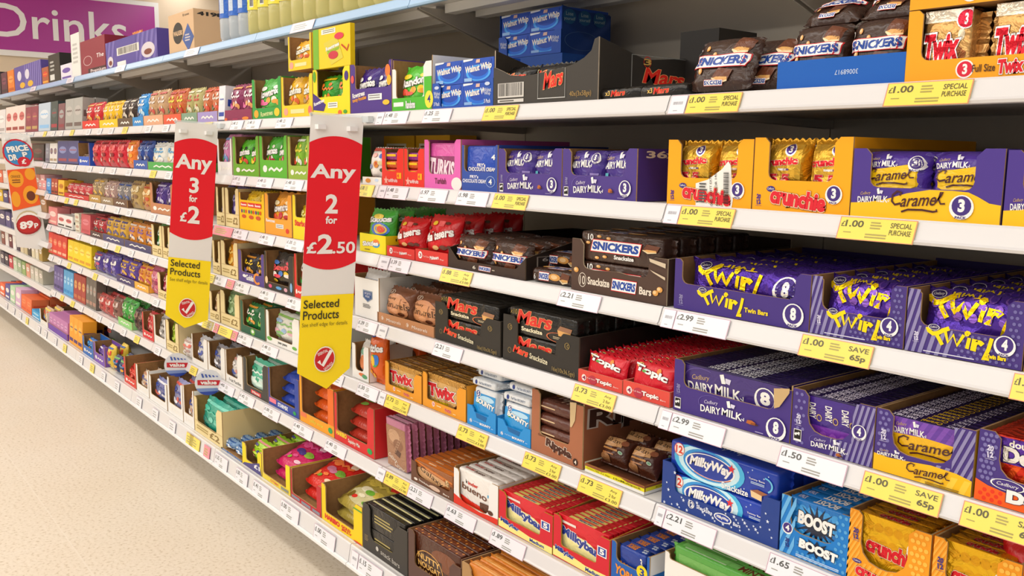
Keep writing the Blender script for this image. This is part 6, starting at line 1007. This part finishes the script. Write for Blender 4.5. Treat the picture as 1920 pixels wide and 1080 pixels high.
# ---------------------------------------------------------------- hanging signs, wobblers, shelf tickets
PLACES = {}
def ticket(lev, px0, px1, price, col='W', extra=(), where=None, kind='t'):
    yb, hgt = {'T': (.1, .030), 'g': (-.098, .060)}.get(lev, (0, .031)); zb = ZT[lev]-hgt
    h = .034 if lev != 'g' else .046; zc = hgt*.5+(0 if lev != 'g' else .002)
    y = yb+.0047; x0 = at_x(px0, y, zb+zc); x1 = at_x(px1, y, zb+zc); w = x1-x0
    tl = math.atan2(.0085, hgt-.008)
    c = {'W': 'e8e9f0', 'Y': 'f0dc5c', 'P': 'e88c9c'}[col]
    mb = MB(); mb.box((-w/2, -.0006, -h/2), (w/2, .0002, h/2), M(c, 'g')); o = mb.obj('price_ticket')
    o.location = ((x0+x1)/2, y-.0034, zb+zc); o.rotation_euler = (-tl, 0, 0)
    ops = [('R', {'W': 'c8a0b4', 'Y': 'd88870', 'P': 'e88c9c'}[col], 0, 0, 1, 1), ('R', c, .012, .03, .988, .97)]
    ink = '5a5a58' if col == 'W' else '5c5630'
    wide = w > .06
    if kind == 'bar': ops += [('B', '9a98a0', .2, .5, .8, .66), ('L', 'a8a8b0', .3, .14, .7, .22, 1)]
    elif price and wide:
        ops += [T(ink, '£', .03, .56, .08, .8, b=.01), T(ink, price, .085, .56, .34 if not extra else .33, .86, b=.025), ('L', '9a9890' if col == 'W' else 'a89c50', .42, .5, .6, .86, 3), ('L', '9a9890' if col == 'W' else 'a89c50', .08, .28, .24, .36, 1), ('L', '9a9890' if col == 'W' else 'a89c50', .38, .1, .66, .34, 2)]
        n = len(extra)
        for i, e in enumerate(extra):
            if n == 2 and e.isupper(): ops.append(T(ink, e, .68, .62-.3*i, .95, .84-.3*i, b=.01))
            elif n == 2: ops.append(T(ink, e, .68 if i == 0 else .72, .6-.42*i, .95 if i == 0 else .93, .86-.36*i, b=.03))
            else: ops.append(T(ink, e, .74 if i < 2 else .68, .66-.26*i, .9 if i < 2 else .95, .84-.26*i-(0 if i < 2 else .02), b=.0))
    elif price: ops += [T(ink, price, .1, .56, .42, .86, b=.0), ('L', 'a8a8a4' if col == 'W' else 'b0a458', .1, .12, .8, .4, 2), ('L', 'a8a8a4', .58, .56, .9, .84, 2)]
    else: ops += [('L', 'b0b0b0' if col == 'W' else 'b0a458', .12, .2, .85, .8, 3)]
    pm = MB(); draw(pm, ops, lambda u, v, d: Vector(((u-.5)*w, -.0006-d, (v-.5)*h)), w, h, 'g', d0=.0001, dd=.00006); pm.obj('print', o)
    cn = {'W': 'white', 'Y': 'yellow', 'P': 'pink'}[col]
    if where is None: lab, g = f'tiny {cn} shelf ticket too far off to read in the distant bays', f'tiny {cn} shelf tickets'
    else: lab, g = f'{cn} ticket{" £"+price if price else ""} on {SHELF[lev]} rail {where}', None
    tag(o, lab, 'price ticket', g)
SP = ('SPECIAL', 'PURCHASE'); A2 = ('Any', '2 for', '£3.00'); SV = ('SAVE', '65p')
for a in [('a', 1291, 1391, '1.00', 'Y', SP, 'below the leaning peanut packs'), ('a', 1663, 1824, '1.00', 'Y', SP, 'below the lower orange tray'), ('a', 909, 972, '1.00', 'Y', SP, 'below the torn black tray'), ('a', 722, 767, '1.48', 'W', (), 'below the purple and green bag trays'), ('a', 796, 848, '1.25', 'W', (), 'below the stacked blue cartons'),
          ('a', 435, 457, '1.48', 'W', (), 'below the maroon bag tray'), ('a', 465, 490, '1.48', 'W', (), 'below the green bag tray'), ('a', 520, 550, '1.48', 'W', (), 'below the yellow bag tray'),
          ('b', 676, 702, '1.00', 'Y', (), 'below the white bean tray'), ('b', 726, 766, '1.48', 'W', (), 'below the red soft fruits trays'), ('b', 788, 840, '1.97', 'W', (), 'below the pink tray'), ('b', 859, 917, '1.98', 'W', (), 'below the royal blue tray'), ('b', 927, 991, '1.00', 'Y', SP, 'below the narrower dark purple tray'), ('b', 1277, 1378, '1.00', 'Y', SP, 'below the torn delivery label'), ('b', 1575, 1719, '1.00', 'Y', SP, 'below the purple and yellow caramel tray'),
          ('b', 438, 462, '1.97', 'W', (), 'below the lime green tray'), ('b', 484, 513, '1.48', 'W', (), 'below the second green tray'), ('b', 536, 570, '1.48', 'W', (), 'below the yellow green tray'),
          ('c', 733, 770, '1.39', 'W', (), 'below the red malt ball trays'), ('c', 829, 886, '1.88', 'Y', A2, 'below the cut corner tray'), ('c', 1050, 1127, '2.21', 'W', (), 'below the ten snack size tray'), ('c', 1268, 1368, '2.99', 'W', (), 'below the eight twin bar tray'), ('c', 1503, 1637, '1.00', 'Y', SV, 'below the first striped tray'), ('c', 1899, 2040, '1.00', 'Y', SV, 'by the picture edge'),
          ('c', 440, 465, '1.48', 'W', (), 'below the yellow crocodile sweets tray'), ('c', 488, 516, '1.48', 'W', (), 'below the orange sweets tray'), ('c', 538, 571, '1.35', 'W', (), 'below the yellow chew tray'), ('c', 402, 437, '', 'P', (), 'below the pale wood trays'),
          ('d', 672, 708, '1.39', 'W', (), 'below the white shield tray'), ('d', 815, 868, '2.21', 'W', (), 'below the first black tray'), ('d', 1077, 1155, '1.73', 'Y', A2, 'below the first coral tray'), ('d', 1260, 1360, '2.99', 'W', (), 'below the eight milk chocolate tray'), ('d', 1463, 1588, '1.50', 'W', (), 'below the spotted four pack tray'), ('d', 1619, 1767, '1.00', 'Y', SV, 'below the caramel four pack tray'), ('d', 1805, 1962, '1.00', 'Y', SV, 'below the purple and orange tray'),
          ('d', 402, 426, '1.00', 'W', (), 'below the yellow puppet bags'), ('d', 427, 440, '', 'P', (), 'below the pale wood crate'), ('d', 444, 469, '1.48', 'W', (), 'below the purple moon tray'), ('d', 489, 516, '1.48', 'W', (), 'below the black comic tray'), ('d', 540, 567, '1.48', 'W', (), 'below the red comic tray'),
          ('e', 672, 710, '1.30', 'W', (), 'below the upright orange bag'), ('e', 725, 768, '1.73', 'Y', A2, 'below the first amber tray'), ('e', 860, 915, '1.73', 'Y', A2, 'below the sky blue trays'), ('e', 984, 1052, '1.73', 'Y', A2, 'below the torn wing tray'), ('e', 1088, 1166, '1.73', 'Y', A2, 'below the low yellow edged tray'), ('e', 1248, 1343, '2.21', 'W', (), 'below the starry navy tray'), ('e', 1442, 1560, '1.65', 'W', (), 'below the energy bar tray'),
          ('e', 382, 402, '', 'Y', (), 'below the pale crate of orange bags'), ('e', 403, 411, '', 'P', (), 'between two yellow ones'), ('e', 412, 436, '', 'Y', (), 'below the pale crate of green bags'), ('e', 437, 446, '', 'P', (), 'beside the green sweets ticket'), ('e', 448, 474, '1.00', 'W', (), 'below the dark green tray'), ('e', 492, 522, '1.48', 'W', (), 'below the white and green tray'), ('e', 626, 645, '', 'W', (), 'behind the tip of the large sign'),
          ('f', 724, 768, '1.89', 'Y', A2, 'below the trayless chocolate row'), ('f', 768, 812, '2.21', 'W', (), 'below the ten snack size bars'), ('f', 838, 893, '1.63', 'W', (), 'below the hazelnut wafer tray'), ('f', 922, 986, '1.89', 'W', (), 'below the red white chocolate tray'), ('f', 413, 440, '45', 'W', (), 'below the white pastille tray'), ('f', 450, 478, '1.42', 'W', (), 'below the charcoal mint tray'), ('f', 496, 525, '1.00', 'W', (), 'below the navy star tray'), ('f', 551, 587, '1.40', 'W', (), 'below the orange jelly tray'), ('f', 612, 650, '1.40', 'W', (), 'below the red jelly tray'),
          ('g', 405, 428, '1.35', 'W', (), 'below the blue mint tray'), ('g', 444, 466, '1.00', 'W', (), 'below the lime bag tray'), ('g', 476, 505, '1.41', 'W', (), 'below the magenta bag tray'), ('g', 528, 562, '1.00', 'W', (), 'below the crimson bag tray'), ('g', 591, 630, '1.00', 'W', (), 'below the gold jelly tray'), ('g', 674, 718, '1.15', 'W', (), 'below the charcoal snack tray'), ('g', 357, 376, '', 'Y', (), 'below the teal bags'), ('g', 384, 395, '', 'P', (), 'beside a yellow one')]:
    ticket(*a)
for lev, px0, px1, w in (('a', 1259, 1289, 'purple nearest joint'), ('b', 1250, 1276, 'at the nearest joint'), ('c', 1245, 1267, 'at the nearest joint'), ('d', 1241, 1259, 'at the nearest joint'), ('e', 1233, 1247, 'at the nearest joint'), ('a', 708, 721, 'beside the large sign'), ('b', 713, 725, 'beside the large sign'), ('c', 714, 731, 'beside the large sign'), ('d', 711, 727, 'below the large sign'), ('e', 713, 724, 'below the large sign'), ('f', 709, 723, 'below the trayless row'), ('g', 661, 673, 'at the second joint')):
    ticket(lev, px0, px1, '', 'W', (), w.replace('purple ', 'at the ')+' with a barcode', 'bar')
rn = random.Random(4)
for lev in 'Tabcdefg':
    for k in range(2, 7):
        if k >= 6 and lev not in 'Tag': continue
        if lev == 'T':
            d = Vector((XJ(k+1)+.3, .1, ZT['T']-.02))-CAM; d2 = d+Vector((.16, 0, 0)); ticket('T', 960+F*d.dot(rt)/d.dot(fw), 960+F*d2.dot(rt)/d2.dot(fw), '', 'W'); continue
        xs = XJ(k+1)
        for i in range(4):
            if k == 2: continue
            x = xs+.06+.22*i+rn.uniform(0, .05); d = Vector((x, (.1 if lev == 'T' else -.098 if lev == 'g' else 0), ZT[lev]-.02))-CAM; u0 = 960+F*d.dot(rt)/d.dot(fw); d.x += .075; u1 = 960+F*d.dot(rt)/d.dot(fw)
            ticket(lev, u0, u1, '', 'W' if rn.random() < .72 or lev == 'T' else 'Y')
def on_plane(px, py, P, n): d = ray(px, py); return CAM+d*((P-CAM).dot(n)/d.dot(n))
def hang(P0px, corners, adir, ops, tip, label, lip, y=-.012):
    """a long card sign: corners (top-left, top-right, bottom-right, bottom-left) seen in the photograph, put on the upright plane through the rail"""
    a = math.radians(adir); ad = Vector((math.cos(a), math.sin(a), 0)); n = ad.cross(Z3)
    P = CAM+ray(*P0px)*((y+DIST)/ray(*P0px).y)
    tl, tr, br, bl = (on_plane(*c, P, n) for c in corners)
    r = empty('hanging_sign', P, label, 'sign'); 
    fm = lambda u, v, d: (bl+(br-bl)*u)*(1-v)+(tl+(tr-tl)*u)*v+n*d-P
    w = (tr-tl).length; h = (tl-bl).length; tp = on_plane(*tip, P, n)-P
    pts = [tl-P, tr-P, br-P, tp, bl-P]; q = [p-n*.0015 for p in pts]
    mb = MB(); m = M('e9e6e2', 'g'); mb.add(pts, [[4, 3, 2, 1, 0]] if (pts[1]-pts[0]).cross(pts[4]-pts[0]).dot(n) > 0 else [[0, 1, 2, 3, 4]], m); mb.add(q, [[0, 1, 2, 3, 4]], m)
    mb.add(pts+q, [(i, (i+1) % 5, (i+1) % 5+5, i+5) for i in range(5)], m); card = mb.obj('card', r)
    pm = MB(); pc = next((o[1] for o in ops if o[0] == 'TIP'), None)
    draw(pm, [o for o in ops if o[0] != 'TIP'], fm, w, h, 'g', d0=.0006, dd=.0002)
    if pc: pm.add([bl-P+n*.0008, br-P+n*.0008, tp+n*.0008], [(0, 1, 2)], M(pc, 'g'))
    pm.obj('print', card)
    mb = MB()
    for u in (.18, .78):
        c = fm(u, .955, .004); mb.box(c-Vector((.011, .011, .006)), c+Vector((.011, .011, .006)), M('f2f2f2', 'g'))
    mb.obj('clip', r)
    mb = MB(); c = fm(1, 1, 0)
    mb.box(c+Vector((-.004, -.004, -.012)), c+Vector((.03, .012, .004)), M('e8eef0', 'x')); mb.box(fm(0, 1, 0)+Vector((-.002, -.003, -.004)), fm(0, 1, 0)+Vector((.002, .003, .004)), M('e8eef0', 'x'))
    b1, b0 = fm(0, 1, -.003), fm(1, 1, -.003); mb.add([b0, b1, b1+Z3*.006, b0+Z3*.006], [(0, 1, 2, 3)], M('e8eef0', 'x')); mb.obj('holder', r)
def redsign(n1, n2, price):
    top = [(i/16, .895-.0+.028*(1-(2*i/16-1)**2)) for i in range(17)]; bot = [(1-i/16, .435-.0-.03*(1-(2*i/16-1)**2)) for i in range(17)]
    return [('P', 'e40c1e', top+bot), ('R', 'ffe000', 0, 0, 1, .305), ('TIP', 'ffe000')]
def tick(v, ru): return [('E', 'f4ece0', .5, v, .2, .052), ('E', 'c8141c', .5, v, .185, .047), ('S', 'W', [(.39, v-.006), (.47, v-.026), (.62, v+.034)], .013)]+[T('f0e0dc', 'ESSENTIAL', .36, v+.022, .56, v+.034, b=.02, r=22), T('f0e0dc', 'SAVINGS', .48, v-.036, .68, v-.024, b=.02, r=40)]
hang((681, 222), ((583, 214), (682, 221), (655.5, 690), (557, 700)), 72, redsign(0, 0, 0)+[T('eeeae6', 'Any', .05, .745, .91, .815, b=.03), T('eeeae6', '2', .36, .625, .6, .7, b=.03), T('eeeae6', 'for', .38, .585, .6, .615, b=.03), T('eeeae6', '£', .05, .47, .24, .515, b=.03), T('eeeae6', '2', .25, .468, .54, .545, b=.03), T('eeeae6', '.50', .54, .468, .97, .515, b=.02), T('2c2810', 'Selected', .05, .255, .72, .288, b=.01), T('2c2810', 'Products', .05, .21, .73, .245, b=.01), T('4a4418', 'See shelf edge for details', .04, .178, .9, .198, b=-.005)]+tick(.048, 1), (612, 729), 'largest red and yellow hanging sign reading Any 2 for £2.50', 0)
hang((407, 232), ((329, 228), (409, 234), (390, 600), (310, 590)), 72, redsign(0, 0, 0)+[T('eeeae6', 'Any', .05, .745, .91, .84, b=.03), T('eeeae6', '3', .4, .645, .62, .725, b=.03), T('eeeae6', 'for', .41, .6, .6, .635, b=.03), T('eeeae6', '£', .22, .495, .38, .545, b=.03), T('eeeae6', '2', .4, .49, .68, .58, b=.03), T('2c2810', 'Selected', .06, .26, .74, .295, b=.01), T('2c2810', 'Products', .06, .215, .76, .25, b=.01), T('4a4418', 'See shelf edge for details', .06, .178, .94, .2, b=-.005)]+tick(.05, 1), (346, 615), 'red and yellow hanging sign reading Any 3 for £2', 0)
hang((55, 254), ((1, 250), (56, 254), (87, 452), (32, 463)), 72, [('E', 'c81c30', .5, .835, .53, .125), ('E', '3c8cc8', .5, .835, .47, .11), T('W', 'PRICE', .12, .845, .88, .9, b=.05, r=10, o=('2c3040', .03)), T('W', 'DR', .16, .765, .46, .82, b=.05, r=8, o=('2c3040', .03)), T('W', 'P', .64, .795, .82, .845, b=.05, r=8, o=('2c3040', .03)), ('E', 'd02030', .66, .755, .22, .045), T('W', '£', .58, .735, .74, .78, b=.04), ('P', 'ec5a18', [(.04, .68), (.98, .7), (1.0, .35), (.04, .32)]), ('E', 'f0a020', .3, .6, .26, .075), ('E', 'f0a020', .8, .64, .18, .055), ('E', 'f0a020', .72, .45, .26, .085), ('E', 'f0a020', .2, .42, .15, .07), ('E', 'ec5a18', .3, .6, .01, .01), ('E', '6a3018', .72, .44, .15, .045), T('6a3a10', 'ORANGE', .14, .61, .46, .635, b=.0), ('L', '8a5418', .16, .56, .44, .6, 2), ('E', 'c8b890', .5, .2, .42, .11), ('E', 'f0ece6', .5, .19, .41, .105), ('E', '9c1418', .5, .18, .42, .09), ('E', 'c02420', .5, .185, .38, .08), T('W', '89', .2, .145, .66, .215, b=.05), T('W', 'p', .68, .14, .82, .185, b=.04)], (78, 468), 'white hanging sign reading PRICE DROP above 89p', 0)
for px, py, yl, lb in ((332, 684, 'f', 'blue and white value disc above the white crisp trays'), (391, 717, 'f', 'blue and white value disc above the teal bags')):
    P = CAM+ray(px, py)*((-.03+DIST)/ray(px, py).y); R = .049
    n = (CAM-P); n.z = 0; n.normalize(); ux = Z3.cross(n); r = empty('shelf_wobbler', P, lb, 'sign')
    mb = MB(); N = 28; c = [(ux*math.cos(2*math.pi*i/N)+Z3*math.sin(2*math.pi*i/N))*R for i in range(N)]; cb = [p-n*.001 for p in c]; m = M('e2e4ea', 'g')
    mb.add(c, [list(range(N))], m); mb.add(cb, [list(range(N))[::-1]], m); mb.add(c+cb, [(i, i+N, (i+1) % N+N, (i+1) % N) for i in range(N)], m); d_ = mb.obj('disc', r)
    pm = MB(); seg = [(.5+.5*math.cos(math.radians(a)), .5+.5*math.sin(math.radians(a))) for a in range(205, 337, 6)]; seg2 = [(.5+.5*math.cos(math.radians(a)), .5+.5*math.sin(math.radians(a))) for a in range(225, 317, 6)]
    draw(pm, [('P', '7c94cc', seg), ('P', '2444a4', seg2), ('P', 'c81c2c', [(.1, .42), (.1, .62), (.92, .56), (.9, .36)]), T('W', 'value', .2, .42, .8, .58, b=.04, r=-4)]+[('P', '3a58b0', [(.28+.13*i, .7), (.24+.13*i, .86-.03*i), (.3+.13*i, .86-.03*i), (.35+.13*i, .7)]) for i in range(5)], lambda u, v, d: ux*(u-.5)*2*R+Z3*(v-.5)*2*R+n*d, 2*R, 2*R, 'g', d0=.0005, dd=.0002); pm.obj('print', d_)
    mb = MB(); mb.box((-.004, .0, -.008), (.004, .033, -.006), M('e8eef0', 'x')); mb.obj('clear_arm', r)
